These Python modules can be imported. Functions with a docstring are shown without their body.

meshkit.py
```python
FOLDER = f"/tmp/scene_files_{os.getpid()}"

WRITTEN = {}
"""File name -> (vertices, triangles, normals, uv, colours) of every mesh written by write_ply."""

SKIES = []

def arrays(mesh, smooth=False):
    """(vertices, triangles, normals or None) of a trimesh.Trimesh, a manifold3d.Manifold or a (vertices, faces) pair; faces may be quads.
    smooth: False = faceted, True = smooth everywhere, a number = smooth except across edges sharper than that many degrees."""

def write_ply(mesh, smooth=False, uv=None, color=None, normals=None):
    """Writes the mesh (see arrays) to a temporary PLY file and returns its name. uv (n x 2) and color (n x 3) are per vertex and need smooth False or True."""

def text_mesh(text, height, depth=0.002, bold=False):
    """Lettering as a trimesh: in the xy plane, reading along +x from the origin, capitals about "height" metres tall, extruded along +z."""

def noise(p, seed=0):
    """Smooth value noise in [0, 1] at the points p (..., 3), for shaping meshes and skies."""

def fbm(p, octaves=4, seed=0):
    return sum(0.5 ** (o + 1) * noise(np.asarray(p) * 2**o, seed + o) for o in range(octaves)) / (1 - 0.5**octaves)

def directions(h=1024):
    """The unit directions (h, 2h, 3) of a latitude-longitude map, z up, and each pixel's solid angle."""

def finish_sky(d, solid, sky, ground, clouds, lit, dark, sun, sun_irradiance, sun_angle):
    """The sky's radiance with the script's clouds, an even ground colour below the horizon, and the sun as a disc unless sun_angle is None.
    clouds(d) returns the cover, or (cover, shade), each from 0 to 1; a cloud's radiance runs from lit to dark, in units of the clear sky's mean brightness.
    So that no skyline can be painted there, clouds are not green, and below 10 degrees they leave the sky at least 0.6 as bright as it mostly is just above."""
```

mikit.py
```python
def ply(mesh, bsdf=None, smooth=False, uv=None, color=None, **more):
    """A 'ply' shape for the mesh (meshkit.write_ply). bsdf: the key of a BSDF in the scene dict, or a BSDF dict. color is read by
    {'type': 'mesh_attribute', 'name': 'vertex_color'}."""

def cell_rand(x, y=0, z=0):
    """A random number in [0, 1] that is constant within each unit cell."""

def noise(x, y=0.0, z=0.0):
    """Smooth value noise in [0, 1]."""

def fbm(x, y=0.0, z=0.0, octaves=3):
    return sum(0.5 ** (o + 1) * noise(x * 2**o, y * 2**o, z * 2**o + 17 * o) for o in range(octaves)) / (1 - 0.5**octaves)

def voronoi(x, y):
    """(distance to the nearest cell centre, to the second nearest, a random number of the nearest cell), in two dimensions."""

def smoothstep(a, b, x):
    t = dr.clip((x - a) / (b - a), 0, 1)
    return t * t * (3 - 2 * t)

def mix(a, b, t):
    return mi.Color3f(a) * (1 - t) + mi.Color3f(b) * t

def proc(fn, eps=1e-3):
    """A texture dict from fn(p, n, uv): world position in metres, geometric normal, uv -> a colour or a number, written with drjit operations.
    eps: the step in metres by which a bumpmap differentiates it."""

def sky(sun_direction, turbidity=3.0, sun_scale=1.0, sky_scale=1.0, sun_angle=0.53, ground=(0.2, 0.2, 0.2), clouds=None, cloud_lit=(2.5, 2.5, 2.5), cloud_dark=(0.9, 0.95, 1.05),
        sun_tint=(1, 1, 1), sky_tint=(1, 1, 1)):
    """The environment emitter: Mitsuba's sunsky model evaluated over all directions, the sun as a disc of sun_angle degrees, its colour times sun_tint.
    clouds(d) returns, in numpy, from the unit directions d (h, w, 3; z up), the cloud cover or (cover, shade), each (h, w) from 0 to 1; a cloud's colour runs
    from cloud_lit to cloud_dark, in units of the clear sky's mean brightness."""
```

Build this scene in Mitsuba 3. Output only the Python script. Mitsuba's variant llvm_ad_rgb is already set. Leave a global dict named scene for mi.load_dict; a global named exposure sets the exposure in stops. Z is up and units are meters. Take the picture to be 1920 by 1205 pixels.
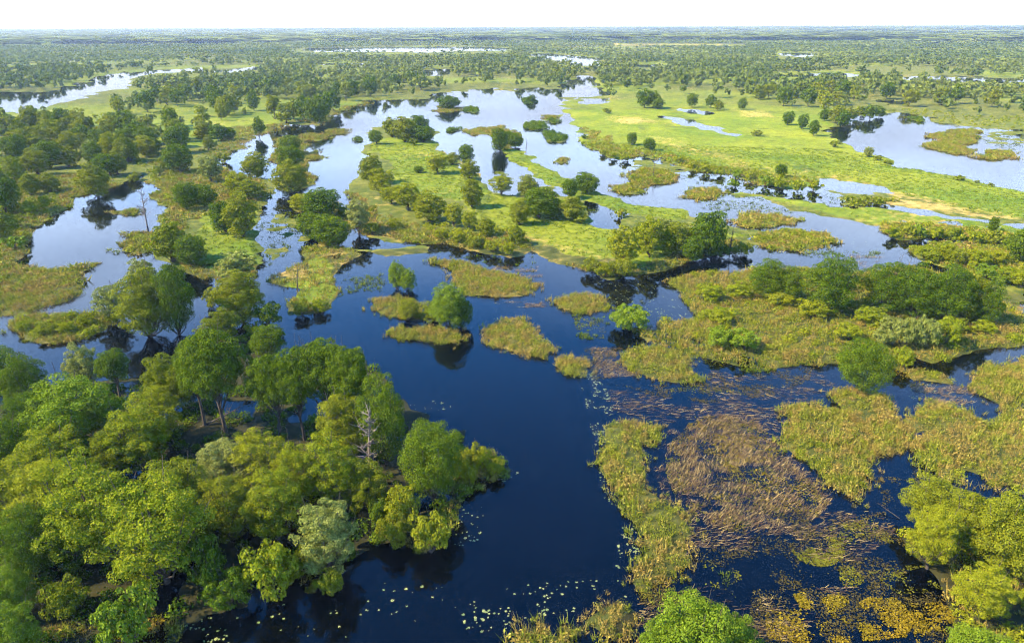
import math, random
import numpy as np
import shapely
from shapely.geometry import Polygon, Point
from shapely.ops import unary_union
import drjit as dr
import mitsuba as mi
import mikit, meshkit

# ------------------------------------------------------------------ camera, sky, exposure
scene, labels = {}, {}
exposure = 3.3
CAM_H, FOV = 45.0, 72.0
FPX = 960 / math.tan(math.radians(FOV / 2))          # focal length in pixels of the 1920 wide photograph
PITCH = math.atan((602.5 - 49.0) / FPX)
ROLL = 0.0034
_fwd = np.array([0, math.cos(PITCH), -math.sin(PITCH)])
_up0 = np.array([ROLL, 0, 1.0])
_right = np.cross(_fwd, _up0); _right /= np.linalg.norm(_right)
_up = np.cross(_right, _fwd)
EYE = np.array([0, 0, CAM_H])
T = mi.ScalarTransform4f
scene['camera'] = {'type': 'perspective', 'fov': FOV, 'fov_axis': 'x', 'near_clip': 0.5, 'far_clip': 60000.0,
                   'to_world': T().look_at(origin=EYE.tolist(), target=(EYE + _fwd).tolist(), up=_up.tolist()),
                   'medium': {'type': 'ref', 'id': 'haze_air'}}
SUN_AZ, SUN_EL = math.radians(-104), math.radians(42)  # azimuth from straight ahead, to the left
SUN = [math.cos(SUN_EL) * math.sin(SUN_AZ), math.cos(SUN_EL) * math.cos(SUN_AZ), math.sin(SUN_EL)]


def sky_clouds(d):
    el = np.degrees(np.arcsin(np.clip(d[..., 2], -1, 1)))
    az = np.degrees(np.arctan2(d[..., 0], d[..., 1]))
    q = np.stack([d[..., 0] / (d[..., 2] + 0.12), d[..., 1] / (d[..., 2] + 0.12), 0 * el], -1)
    n = meshkit.fbm(q * 0.9 + 7.3, 5, 3)
    n2 = meshkit.fbm(q * 2.3 + 3.1, 4, 9)
    veil = 0.93 * np.clip((27 - el) / 15, 0, 1) ** 1.35                    # pale milky veil that thins out upwards
    wisps = (n - 0.5) * 1.5 * np.clip((el - 5) / 5, 0, 1) * np.clip((32 - el) / 14, 0, 1)
    cover = np.clip(veil + wisps, 0, 0.96)
    shade = np.clip((10 - el) / 6.5, 0, 1) + np.clip((n2 - .5) * .9, -.1, .3)
    return cover, np.clip(shade, 0, 1)


scene['sky'] = mikit.sky(SUN, turbidity=3.0, clouds=sky_clouds, cloud_lit=(1.95, 2.5, 3.5), cloud_dark=(.80, .82, .92),
                         sun_tint=(1.0, 0.95, 0.84), sky_tint=(0.34, 1.02, 1.74), ground=(0.12, 0.15, 0.12))
labels['sky'] = {'kind': 'structure'}

# ------------------------------------------------------------------ helpers: surveying and meshes
rng = np.random.default_rng(20)


def gp(px, py):
    """The ground point (x, y) seen at a pixel of the 1920 x 1205 photograph."""
    d = _fwd + _right * ((px - 960) / FPX) + _up * ((602.5 - py) / FPX)
    t = CAM_H / -d[2]
    return float(d[0] * t), float(d[1] * t)


def px_of(p):
    v = np.asarray(p, float) - EYE
    z = v @ _fwd
    return 960 + FPX * (v @ _right) / z, 602.5 - FPX * (v @ _up) / z, z


def dense(pts, step=40):
    out = []
    for (a, b), (c, d) in zip(pts, pts[1:] + pts[:1]):
        n = max(1, int(math.hypot(c - a, d - b) / step))
        out += [(a + (c - a) * k / n, b + (d - b) * k / n) for k in range(n)]
    return out


def wpoly(pts):
    return Polygon([gp(x, y) for x, y in dense(list(pts))]).buffer(0)


def ell(cx, cy, rx, ry):
    return [(cx + rx * math.cos(a), cy + ry * math.sin(a)) for a in np.linspace(0, 2 * math.pi, 14)[:-1]]


def fb(x, y, s, o=3, seed=0):
    return meshkit.fbm(np.stack([np.asarray(x) * s, np.asarray(y) * s, np.zeros_like(np.asarray(x, float))], -1), o, seed)


def scatter_points(poly, spacing, jitter=0.5, keep=1.0, seed=0):
    r = np.random.default_rng(seed)
    x0, y0, x1, y1 = poly.bounds
    gx, gy = np.meshgrid(np.arange(x0, x1, spacing), np.arange(y0, y1, spacing))
    gx = gx + (np.arange(len(gx)) % 2)[:, None] * spacing / 2
    p = np.stack([gx.ravel(), gy.ravel()], 1) + r.uniform(-jitter, jitter, (gx.size, 2)) * spacing
    w = warp(p)
    shapely.prepare(poly)
    p = p[shapely.contains_xy(poly, w[:, 0], w[:, 1])]
    return p[r.random(len(p)) < keep] if keep < 1 else p


def warp(p):
    """Wobbles a traced outline so that shores are ragged rather than straight between traced points."""
    r = np.hypot(p[:, 0], p[:, 1])
    a1, a2 = np.clip(0.016 * r, 0.5, 9), np.clip(0.007 * r, 0.25, 3)
    f1, f2 = 0.09, 0.33
    dx = (fb(p[:, 0], p[:, 1], f1, 2, 1) - .5) * 2 * a1 + (fb(p[:, 0], p[:, 1], f2, 2, 3) - .5) * 2 * a2
    dy = (fb(p[:, 0], p[:, 1], f1, 2, 5) - .5) * 3 * a1 + (fb(p[:, 0], p[:, 1], f2, 2, 7) - .5) * 2 * a2
    return p + np.stack([dx, dy], 1)


def norm(v):
    return v / (np.linalg.norm(v, axis=-1, keepdims=True) + 1e-12)


def leaf_quads(c, n, size, r, aspect=0.62):
    """Diamond shaped leaf sprays at points c facing n: (vertices, triangles, uv), uv.x a tone of each leaf's own."""
    N = len(c)
    t = norm(np.cross(n, norm(r.normal(size=(N, 3)))))
    b = np.cross(n, t)
    s = np.asarray(size).reshape(-1, 1) * np.ones((N, 1))
    bend = n * s * 0.22
    v = np.stack([c - t * s - bend, c + b * s * aspect, c + t * s - bend, c - b * s * aspect], 1).reshape(-1, 3)
    k = np.arange(N)[:, None] * 4
    f = np.concatenate([k + [[0, 1, 2]], k + [[0, 2, 3]]], 1).reshape(-1, 3)
    uv = np.repeat(np.stack([r.random(N), r.random(N)], 1), 4, 0)
    return v, f, uv


def tube(points, radii, sides=6):
    p = np.asarray(points, float)
    tdir = norm(np.gradient(p, axis=0))
    a = norm(np.cross(tdir, np.where(np.abs(tdir[:, 2:]) < 0.9, [0, 0, 1.0], [1.0, 0, 0])))
    b = np.cross(tdir, a)
    ang = np.arange(sides) * 2 * np.pi / sides
    rr = np.broadcast_to(radii, (len(p),))
    v = p[:, None] + rr[:, None, None] * (np.cos(ang)[None, :, None] * a[:, None] + np.sin(ang)[None, :, None] * b[:, None])
    i, j = np.meshgrid(np.arange(len(p) - 1), np.arange(sides), indexing='ij')
    q = np.stack([i * sides + j, i * sides + (j + 1) % sides, (i + 1) * sides + (j + 1) % sides, (i + 1) * sides + j], -1).reshape(-1, 4)
    return v.reshape(-1, 3), np.vstack([q[:, [0, 1, 2]], q[:, [0, 2, 3]]])


def join(parts):
    vs, fs, us, at = [], [], [], 0
    for p in parts:
        vs.append(p[0]); fs.append(np.asarray(p[1]) + at); at += len(p[0])
        us.append(p[2] if len(p) > 2 else np.full((len(p[0]), 2), .5))
    return np.vstack(vs), np.vstack(fs), np.vstack(us)


def strew(templates, pos, sx, sz, rot, r, tilt=0.0):
    """Copies of the templates at pos as one mesh."""
    pick = r.integers(0, len(templates), len(pos))
    parts = []
    for k, (v, f, uv) in enumerate(templates):
        m = np.nonzero(pick == k)[0]
        if not len(m):
            continue
        c, s = np.cos(rot[m]), np.sin(rot[m])
        x = (v[None, :, 0] * c[:, None] - v[None, :, 1] * s[:, None]) * sx[m][:, None]
        y = (v[None, :, 0] * s[:, None] + v[None, :, 1] * c[:, None]) * sx[m][:, None]
        z = np.broadcast_to(v[None, :, 2], x.shape) * sz[m][:, None]
        if tilt:
            ta = r.uniform(-tilt, tilt, (len(m), 2))
            x, y = x + z * ta[:, :1], y + z * ta[:, 1:]
        vv = np.stack([x, y, z], -1) + pos[m][:, None, :]
        ff = f[None] + (np.arange(len(m)) * len(v))[:, None, None]
        shift = np.repeat(r.random(len(m)), len(v))
        uu = np.tile(uv, (len(m), 1)); uu[:, 1] = shift
        parts.append((vv.reshape(-1, 3), ff.reshape(-1, 3), uu))
    return join(parts)


def put(key, mesh, bsdf, smooth=False, label=None, cat=None, group=None, kind=None):
    v, f = mesh[0], mesh[1]
    scene[key] = mikit.ply((v, f), bsdf, smooth, uv=mesh[2] if len(mesh) > 2 else None)
    note(key, label, cat, group, kind)


def note(key, label=None, cat=None, group=None, kind=None):
    d = {k: x for k, x in (('label', label), ('category', cat), ('group', group), ('kind', kind)) if x}
    if d:
        labels[key] = d


_count = {}


def numbered(name):
    _count[name] = _count.get(name, -1) + 1
    return name if _count[name] == 0 else f'{name}_{_count[name]:03d}'


# ------------------------------------------------------------------ materials
nz, fbm, smoothstep, mix = mikit.noise, mikit.fbm, mikit.smoothstep, mikit.mix


def leaf_material(key, a, b, c, trans=0.7):
    """Leaves: tone a to b from tree to tree, sprays of c here and there."""
    def fn(p, n, uv):
        t = nz(p.x * .11, p.y * .11, 3.0)
        col = mix(a, b, smoothstep(.25, .75, t))
        col = mix(col, c, smoothstep(.55, .95, uv.x) * .7)
        return col * (0.72 + 0.5 * uv.x)
    scene[key] = {'type': 'principledthin', 'base_color': mikit.proc(fn), 'roughness': 0.6, 'diff_trans': trans, 'eta': 1.3}


leaf_material('leaf_oak', (.058, .118, .008), (.096, .156, .010), (.17, .23, .018), .55)
leaf_material('leaf_yellow', (.165, .225, .011), (.215, .250, .013), (.29, .30, .024), .5)
leaf_material('leaf_bright', (.125, .205, .013), (.155, .235, .016), (.21, .28, .028), .45)
leaf_material('leaf_silver', (.175, .225, .042), (.215, .250, .055), (.30, .32, .09), .45)
leaf_material('leaf_olive', (.135, .186, .011), (.182, .218, .014), (.25, .27, .028), .6)


def sedge_fn(p, n, uv):
    t = fbm(p.x * .45, p.y * .45, 1.5, octaves=3)
    brown = smoothstep(.45, .60, t * .7 + uv.y * .3)
    col = mix((.195, .245, .018), (.325, .222, .066), brown * .8)
    col = mix(col, (.46, .38, .09), smoothstep(.55, 1.0, uv.x) * .5)
    return col * (0.55 + 0.7 * uv.x)


def green_fn(p, n, uv):
    t = nz(p.x * .3, p.y * .3, 4.5)
    return mix((.085, .150, .012), (.165, .205, .018), t) * (0.7 + 0.5 * uv.x)


def dead_fn(p, n, uv):
    return mix(mix((.050, .036, .024), (.165, .112, .060), uv.x), (.46, .36, .14), smoothstep(.62, .95, uv.y))


def yellow_fn(p, n, uv):
    t = nz(p.x * .5, p.y * .5, 2.5)
    return mix((.22, .20, .018), (.33, .24, .022), t) * (0.3 + 0.8 * uv.x)


def algae_fn(p, n, uv):
    t = nz(p.x * .7, p.y * .7, 2.5)
    return mix((.10, .13, .015), (.20, .19, .02), t) * (0.5 + 0.7 * uv.x)


def pad_fn(p, n, uv):
    return mix((.09, .14, .04), (.24, .26, .08), uv.x)


def murk_fn(p, n, uv):
    return mix((.040, .036, .014), (.135, .115, .032), uv.x * uv.x)


for k, fn, tr in (('murk_leaves', murk_fn, .3), ('sedge_blades', sedge_fn, .5), ('green_blades', green_fn, .6), ('dead_stalks', dead_fn, .2), ('yellow_leaves', yellow_fn, .5), ('algae_leaves', algae_fn, .4)):
    scene[k] = {'type': 'principledthin', 'base_color': mikit.proc(fn), 'roughness': 0.6, 'diff_trans': tr, 'eta': 1.3}
scene['pad_leaf'] = {'type': 'twosided', 'bsdf': {'type': 'principled', 'base_color': mikit.proc(pad_fn), 'roughness': 0.35}}


def bark_fn(p, n, uv):
    t = fbm(p.x * 3, p.y * 3, p.z * .8)
    return mix((.035, .028, .020), (.11, .092, .070), t)


def dead_bark_fn(p, n, uv):
    t = fbm(p.x * 3, p.y * 3, p.z * .8)
    return mix((.10, .085, .07), (.25, .22, .19), t)


scene['bark'] = {'type': 'twosided', 'bsdf': {'type': 'principled', 'base_color': mikit.proc(bark_fn), 'roughness': .9}}
scene['dead_bark'] = {'type': 'twosided', 'bsdf': {'type': 'principled', 'base_color': mikit.proc(dead_bark_fn), 'roughness': .85}}


def ground_fn(p, n, uv):
    """uv.x: how dry and straw-coloured, uv.y: how much rough sedge growth instead of meadow grass."""
    a = fbm(p.x * .05, p.y * .05, .5, octaves=3)
    b = fbm(p.x * .55, p.y * .55, 1.5, octaves=3)
    meadow = mix((.070, .122, .005), (.155, .182, .009), smoothstep(.3, .7, a * .6 + b * .4))
    rough = mix((.046, .064, .008), (.105, .112, .018), smoothstep(.32, .68, b))
    col = mix(meadow, rough, dr.minimum(uv.y, 1))
    hollow = smoothstep(.60, .72, fbm(p.x * .13, p.y * .13, 9.5, octaves=3))
    col = mix(col, (.045, .070, .010), hollow * .55)
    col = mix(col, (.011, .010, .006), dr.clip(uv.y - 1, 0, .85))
    straw = mix((.28, .21, .045), (.37, .27, .085), b)
    col = mix(col, straw, smoothstep(.25, .75, uv.x + (b - .5) * .7))
    return col * (.70 + .36 * nz(p.x * 1.7, p.y * 1.7, 8.0) + .24 * nz(p.x * .42, p.y * .42, 4.0))


scene['ground_cover'] = {'type': 'twosided', 'bsdf': {'type': 'principled', 'base_color': mikit.proc(ground_fn), 'roughness': .9, 'specular': .2}}


def ripple(p, n, uv):
    return fbm(p.x * .35, p.y * .8, 1.5, octaves=2) * .005 + nz(p.x * 2.2, p.y * 3.4, 2.5) * .0008


scene['water_surface'] = {'type': 'bumpmap', 'arbitrary': mikit.proc(ripple, eps=.05), 'scale': 1.0,
                          'bsdf': {'type': 'principled', 'base_color': {'type': 'rgb', 'value': [.0003, .0009, .0020]}, 'roughness': .04, 'eta': 1.333}}
# ------------------------------------------------------------------ the land: traced shores, as ground plans
WEST = [(-700, 183), (700, 183), (652, 203), (615, 222), (590, 238), (560, 232), (510, 240), (480, 262), (455, 268), (440, 290), (405, 300), (410, 322), (440, 335), (480, 338),
        (520, 345), (500, 372), (490, 400), (482, 430), (488, 470), (478, 508), (430, 522), (380, 520), (345, 500), (308, 482), (300, 450), (312, 425), (298, 395), (300, 360),
        (262, 326), (235, 345), (160, 366), (130, 385), (95, 405), (60, 430), (55, 455), (70, 470), (40, 488), (22, 497), (60, 507), (130, 500), (185, 488), (160, 512), (155, 535),
        (150, 555), (115, 567), (60, 590), (0, 592), (-600, 610)]
POND = [(408, 298), (425, 288), (470, 288), (500, 270), (490, 300), (462, 320), (455, 338), (430, 335), (410, 322)]
CENTRE = [(690, 252), (730, 225), (790, 222), (822, 250), (815, 268), (838, 285), (870, 312), (905, 342), (925, 362), (962, 368), (1000, 352), (1030, 352), (1062, 372), (1100, 372),
          (1112, 395), (1110, 420), (1150, 432), (1165, 425), (1180, 400), (1250, 395), (1300, 410), (1350, 420), (1390, 425), (1400, 440), (1405, 465), (1340, 485), (1270, 500), (1200, 510),
          (1140, 522), (1075, 498), (1020, 488), (995, 470), (960, 482), (900, 470), (840, 462), (800, 445), (760, 440), (720, 438), (690, 440), (700, 400), (690, 375), (655, 357), (665, 335), (685, 300)]
SPIT = [(935, 282), (965, 278), (1010, 300), (1065, 333), (1115, 358), (1160, 372), (1210, 385), (1290, 400), (1290, 420), (1200, 405), (1130, 385), (1080, 370), (1040, 350), (990, 320), (960, 298)]
SPIT_TOP = [(868, 246), (900, 237), (950, 236), (978, 262), (965, 285), (935, 282), (920, 255), (885, 252)]
EAST = [(1052, 181), (1545, 181), (1548, 252), (1600, 280), (1700, 315), (1820, 342), (1920, 362), (2500, 430), (2500, 480), (1920, 410), (1830, 397), (1700, 372), (1668, 362), (1668, 352),
        (1600, 341), (1540, 336), (1548, 352), (1500, 358), (1440, 350), (1400, 332), (1330, 327), (1280, 312), (1262, 300), (1215, 292), (1190, 286), (1172, 302), (1130, 292), (1118, 280),
        (1090, 262), (1085, 237), (1060, 215)]
FAR_EAST = [(1540, 181), (2500, 181), (2500, 258), (1920, 246), (1840, 240), (1775, 231), (1745, 222), (1680, 210), (1640, 212), (1590, 222), (1556, 238), (1545, 252)]
WILLOW_BELT = [(1660, 437), (1690, 420), (1760, 422), (1830, 430), (1880, 440), (1920, 445), (2300, 470), (2300, 490), (1920, 460), (1860, 462), (1800, 452), (1720, 450), (1670, 447)]
EAST_SHORE = [(1708, 470), (1760, 458), (1830, 462), (1880, 470), (1920, 470), (2300, 490), (2300, 560), (1920, 537), (1860, 530), (1830, 512), (1780, 500), (1740, 490)]
OAK_LAND = [(1252, 530), (1285, 520), (1310, 515), (1390, 512), (1500, 505), (1600, 512), (1700, 505), (1800, 522), (1880, 572), (1920, 590), (2300, 610), (2300, 660), (1920, 645), (1860, 648),
            (1800, 660), (1760, 682), (1700, 670), (1690, 692), (1790, 712), (1795, 724), (1720, 717), (1670, 692), (1640, 692), (1560, 690), (1480, 682), (1400, 660), (1330, 645), (1280, 630),
            (1235, 617), (1232, 602), (1270, 600), (1330, 600), (1300, 582), (1275, 562)]
FLOODED_SPIT = [(500, 515), (560, 492), (572, 462), (600, 450), (650, 465), (668, 480), (645, 495), (625, 520), (625, 555), (636, 575), (600, 587), (545, 592), (540, 570), (565, 545), (500, 532)]
NW_ISLET = [(515, 262), (545, 256), (575, 270), (575, 300), (582, 350), (525, 356), (518, 320)]
MID_ISLET = [(558, 372), (600, 362), (640, 380), (690, 402), (692, 425), (640, 446), (600, 452), (575, 428)]
GROVE = [(-500, 720), (60, 735), (130, 705), (250, 705), (350, 695), (420, 600), (500, 600), (520, 650), (640, 670), (720, 720), (765, 775), (850, 800), (900, 820), (952, 880), (920, 890), (880, 882),
         (862, 930), (850, 990), (790, 1035), (740, 1010), (695, 1020), (620, 1065), (560, 1105), (500, 1135), (430, 1155), (375, 1165), (320, 1205), (300, 1330), (-500, 1330)]
SE_BANK = [(1690, 1010), (1760, 990), (1860, 960), (1930, 960), (2300, 1000), (2300, 1330), (1760, 1330), (1790, 1180), (1760, 1100)]
S_BANK = [(1180, 1230), (1220, 1190), (1300, 1180), (1400, 1195), (1420, 1260), (1180, 1280)]

# low, half flooded ground: (outline, how far below the dry level)
WET = [
    ([(1340, 352), (1420, 362), (1500, 380), (1600, 388), (1720, 400), (1800, 410), (1920, 425), (2300, 455), (2300, 480), (1920, 446), (1800, 425), (1660, 428), (1580, 412), (1480, 392), (1400, 375)], .20),
    ([(1548, 355), (1580, 360), (1640, 362), (1720, 372), (1830, 395), (1920, 410), (1920, 418), (1830, 410), (1720, 392), (1640, 380), (1580, 372)], .10),
    ([(1290, 415), (1400, 428), (1470, 436), (1440, 462), (1390, 462), (1330, 440)], .22),
    ([(650, 465), (700, 468), (760, 470), (812, 460), (818, 476), (760, 487), (720, 487)], .10),
    ([(690, 430), (790, 428), (840, 450), (800, 460), (740, 452), (700, 445)], .18),
    ([(520, 400), (570, 395), (580, 440), (540, 470), (500, 500), (490, 470)], .34),
    ([(1180, 618), (1300, 622), (1400, 655), (1520, 680), (1570, 700), (1440, 690), (1330, 668), (1220, 648)], .24),
    ([(1830, 455), (1930, 440), (1930, 475), (1850, 470)], .20),
    ([(1180, 300), (1230, 285), (1265, 298), (1300, 318), (1250, 325), (1200, 310)], .22),
    ([(1830, 250), (1925, 245), (1925, 275), (1850, 270)], .26),
    ([(1830, 535), (1925, 530), (1925, 585), (1880, 565)], .24),
]
# separate small islands of sedge and willow: (outline, look, label)
ISLETS = [
    ([(918, 622), (940, 604), (965, 600), (985, 612), (1020, 630), (1040, 655), (1030, 675), (990, 668), (945, 655), (914, 644)], 'sedge', 'long tawny sedge island in the dark water right of centre, its lower right end rounded'),
    ([(1178, 662), (1200, 655), (1250, 656), (1285, 665), (1302, 690), (1314, 710), (1270, 710), (1203, 698), (1178, 686)], 'sedge', 'large tapering straw-topped sedge island just above the swirl of dead reeds'),
    ([(1052, 684), (1075, 672), (1105, 680), (1102, 698), (1075, 708), (1052, 698)], 'sedge', 'small round sedge tuft island at the head of the line of lily pads'),
    ([(1045, 570), (1080, 555), (1130, 562), (1138, 578), (1110, 587), (1060, 582)], 'sedge', 'small olive sedge island left of the single round willow bush in the water'),
    ([(1150, 810), (1185, 800), (1235, 810), (1230, 830), (1210, 840), (1215, 870), (1215, 920), (1240, 945), (1280, 970), (1300, 1010), (1280, 1020), (1290, 1060), (1240, 1090), (1195, 1107), (1180, 1090), (1200, 1040),
      (1195, 1000), (1165, 965), (1175, 935), (1140, 890), (1150, 850)], 'sedge', 'long winding strip of tawny sedge dividing the dark channel from the dead reeds'),
    ([(1092, 1162), (1130, 1135), (1165, 1132), (1185, 1150), (1170, 1187), (1140, 1192)], 'sedge', 'compact olive and rust sedge hummock near the bottom edge, left of the big green crown'),
    ([(964, 1190), (990, 1176), (1028, 1180), (1066, 1190), (1080, 1225), (964, 1225)], 'sedge', 'sedge hummock cut by the bottom edge of the view, beside the scattered yellow lily pads'),
    ([(700, 562), (740, 552), (790, 565), (796, 586), (775, 594), (730, 590), (705, 575)], 'sedge', 'rusty sedge islet under the small leaning willow in mid channel'),
    ([(722, 622), (760, 614), (800, 617), (845, 614), (868, 630), (872, 642), (846, 647), (790, 637), (738, 633)], 'sedge', 'low two-lobed sedge island with a yellow rim, in front of the bushy mid-channel tree'),
    ([(810, 490), (860, 488), (900, 500), (940, 513), (985, 520), (1003, 535), (990, 552), (940, 552), (890, 547), (860, 530), (840, 508)], 'sedge', 'curved arc of sedge in the channel above the bushy mid-channel tree'),
    ([(20, 610), (60, 597), (120, 592), (165, 590), (187, 602), (185, 617), (140, 632), (90, 639), (40, 627)], 'mixed', 'ragged islet of sedge and willow scrub near the left edge below the broad sedge bed'),
    (ell(262, 455, 38, 17), 'mixed', 'oval islet of bright scrub in the pale left lake'),
    (ell(1322, 364, 36, 12), 'sedge', 'rusty oval sedge islet in the right channel below the meadow shore'),
    (ell(1435, 412, 55, 13), 'sedge', 'widest rusty oval sedge islet on the right, behind the dark oak clump'),
    (ell(1488, 452, 72, 17), 'mixed', 'pale willow-covered islet to the right of the dark oak clump'),
    (ell(1224, 332, 46, 14), 'mixed', 'willow-covered islet carrying a dark dead trunk in the middle of the right channel'),
    (ell(1186, 353, 28, 8), 'mixed', 'small oval willow islet just below the islet with the dead trunk'),
    (ell(1038, 256, 21, 10), 'bush', 'round dark green bush islet, largest of the four in the open lake'),
    (ell(1006, 237, 20, 8), 'bush', 'flat green bush islet above and left of the largest one in the open lake'),
    (ell(1043, 228, 11, 5), 'bush', 'small green bush islet above right of the largest one in the open lake'),
    (ell(1030, 219, 11, 4), 'sedge', 'smallest brown sedge islet, farthest of the four in the open lake'),
    (ell(1065, 300, 14, 5), 'sedge', 'lone dark brown sedge tussock off the tip of the grassy spit'),
    (ell(590, 257, 27, 5), 'sedge', 'thin sedge bar off the wooded shore at the upper left of the lake, left half'),
    (ell(628, 249, 17, 5), 'sedge', 'thin sedge bar off the wooded shore at the upper left of the lake, right half'),
    (ell(669, 261, 10, 4), 'bush', 'tiny dark bush islet left of the tip of the wooded central island'),
    (ell(882, 207, 13, 6), 'bush', 'small green bush islet to the right of the tree-topped islet in the upper lake'),
    (ell(850, 244, 7, 3), 'bush', 'tiny dark tussock right of the tip of the wooded central island'),
    (ell(585, 288, 17, 3.5), 'sedge', 'upper of two thin brown sedge bars right of the tall twin-tree islet'),
    (ell(584, 298, 15, 4), 'sedge', 'lower of two thin brown sedge bars right of the tall twin-tree islet'),
    (ell(840, 205, 25, 6), 'sedge', 'sedge islet under the dark tree in the upper lake'),
    (ell(995, 190, 14, 5), 'bush', 'islet with round dark bushes at the head of the lake'),
    (ell(1613, 380, 22, 7), 'bush', 'rounded dark green willow islet, left of a pair in the flooded right meadow'),
    (ell(1664, 382, 21, 5), 'bush', 'flatter green willow islet, right of a pair in the flooded right meadow'),
    ([(1750, 267), (1770, 252), (1825, 243), (1830, 250), (1805, 262), (1822, 285), (1800, 293), (1765, 280)], 'mixed', 'boomerang-shaped willow islet in the right-hand lake'),
    ([(1838, 298), (1870, 286), (1900, 284), (1905, 293), (1880, 301)], 'mixed', 'small willow islet at the sandy bar in the right-hand lake'),
    (ell(1735, 226, 12, 4), 'bush', 'tiny bush islet near the far shore of the right-hand lake'),
    (ell(233, 398, 22, 4), 'sedge', 'brown sedge tussock beside the bare dead tree in the left lake'),
    ([(1880, 690), (1920, 668), (2050, 680), (2050, 760), (1900, 770), (1830, 735)], 'sedge', 'rusty sedge tongue at the right edge beyond the blue pool'),
    ([(1490, 765), (1540, 760), (1600, 775), (1625, 800), (1635, 850), (1625, 900), (1610, 942), (1570, 922), (1540, 882), (1500, 852), (1467, 832)], 'sedge', 'big olive mound of sedge right of the swirl of dead reeds'),
    ([(1568, 742), (1610, 732), (1660, 745), (1680, 775), (1705, 795), (1690, 835), (1645, 842), (1625, 795), (1580, 765)], 'sedge', 'sedge mound just below the lone round tree'),
    ([(1700, 780), (1760, 758), (1825, 780), (1860, 800), (1920, 780), (2050, 800), (2050, 900), (1900, 905), (1840, 905), (1790, 900), (1745, 880), (1715, 835)], 'sedge', 'broad rusty and olive sedge bed at the right edge above the leafy corner trees'),
]
PEEP = [([(1655, 865), (1690, 860), (1712, 885), (1700, 905), (1670, 900)], 'pool'), ([(1775, 865), (1830, 885), (1850, 912), (1815, 915), (1785, 890)], 'pool'), ([(1690, 800), (1735, 800), (1725, 815), (1695, 818)], 'pool')]

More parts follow.
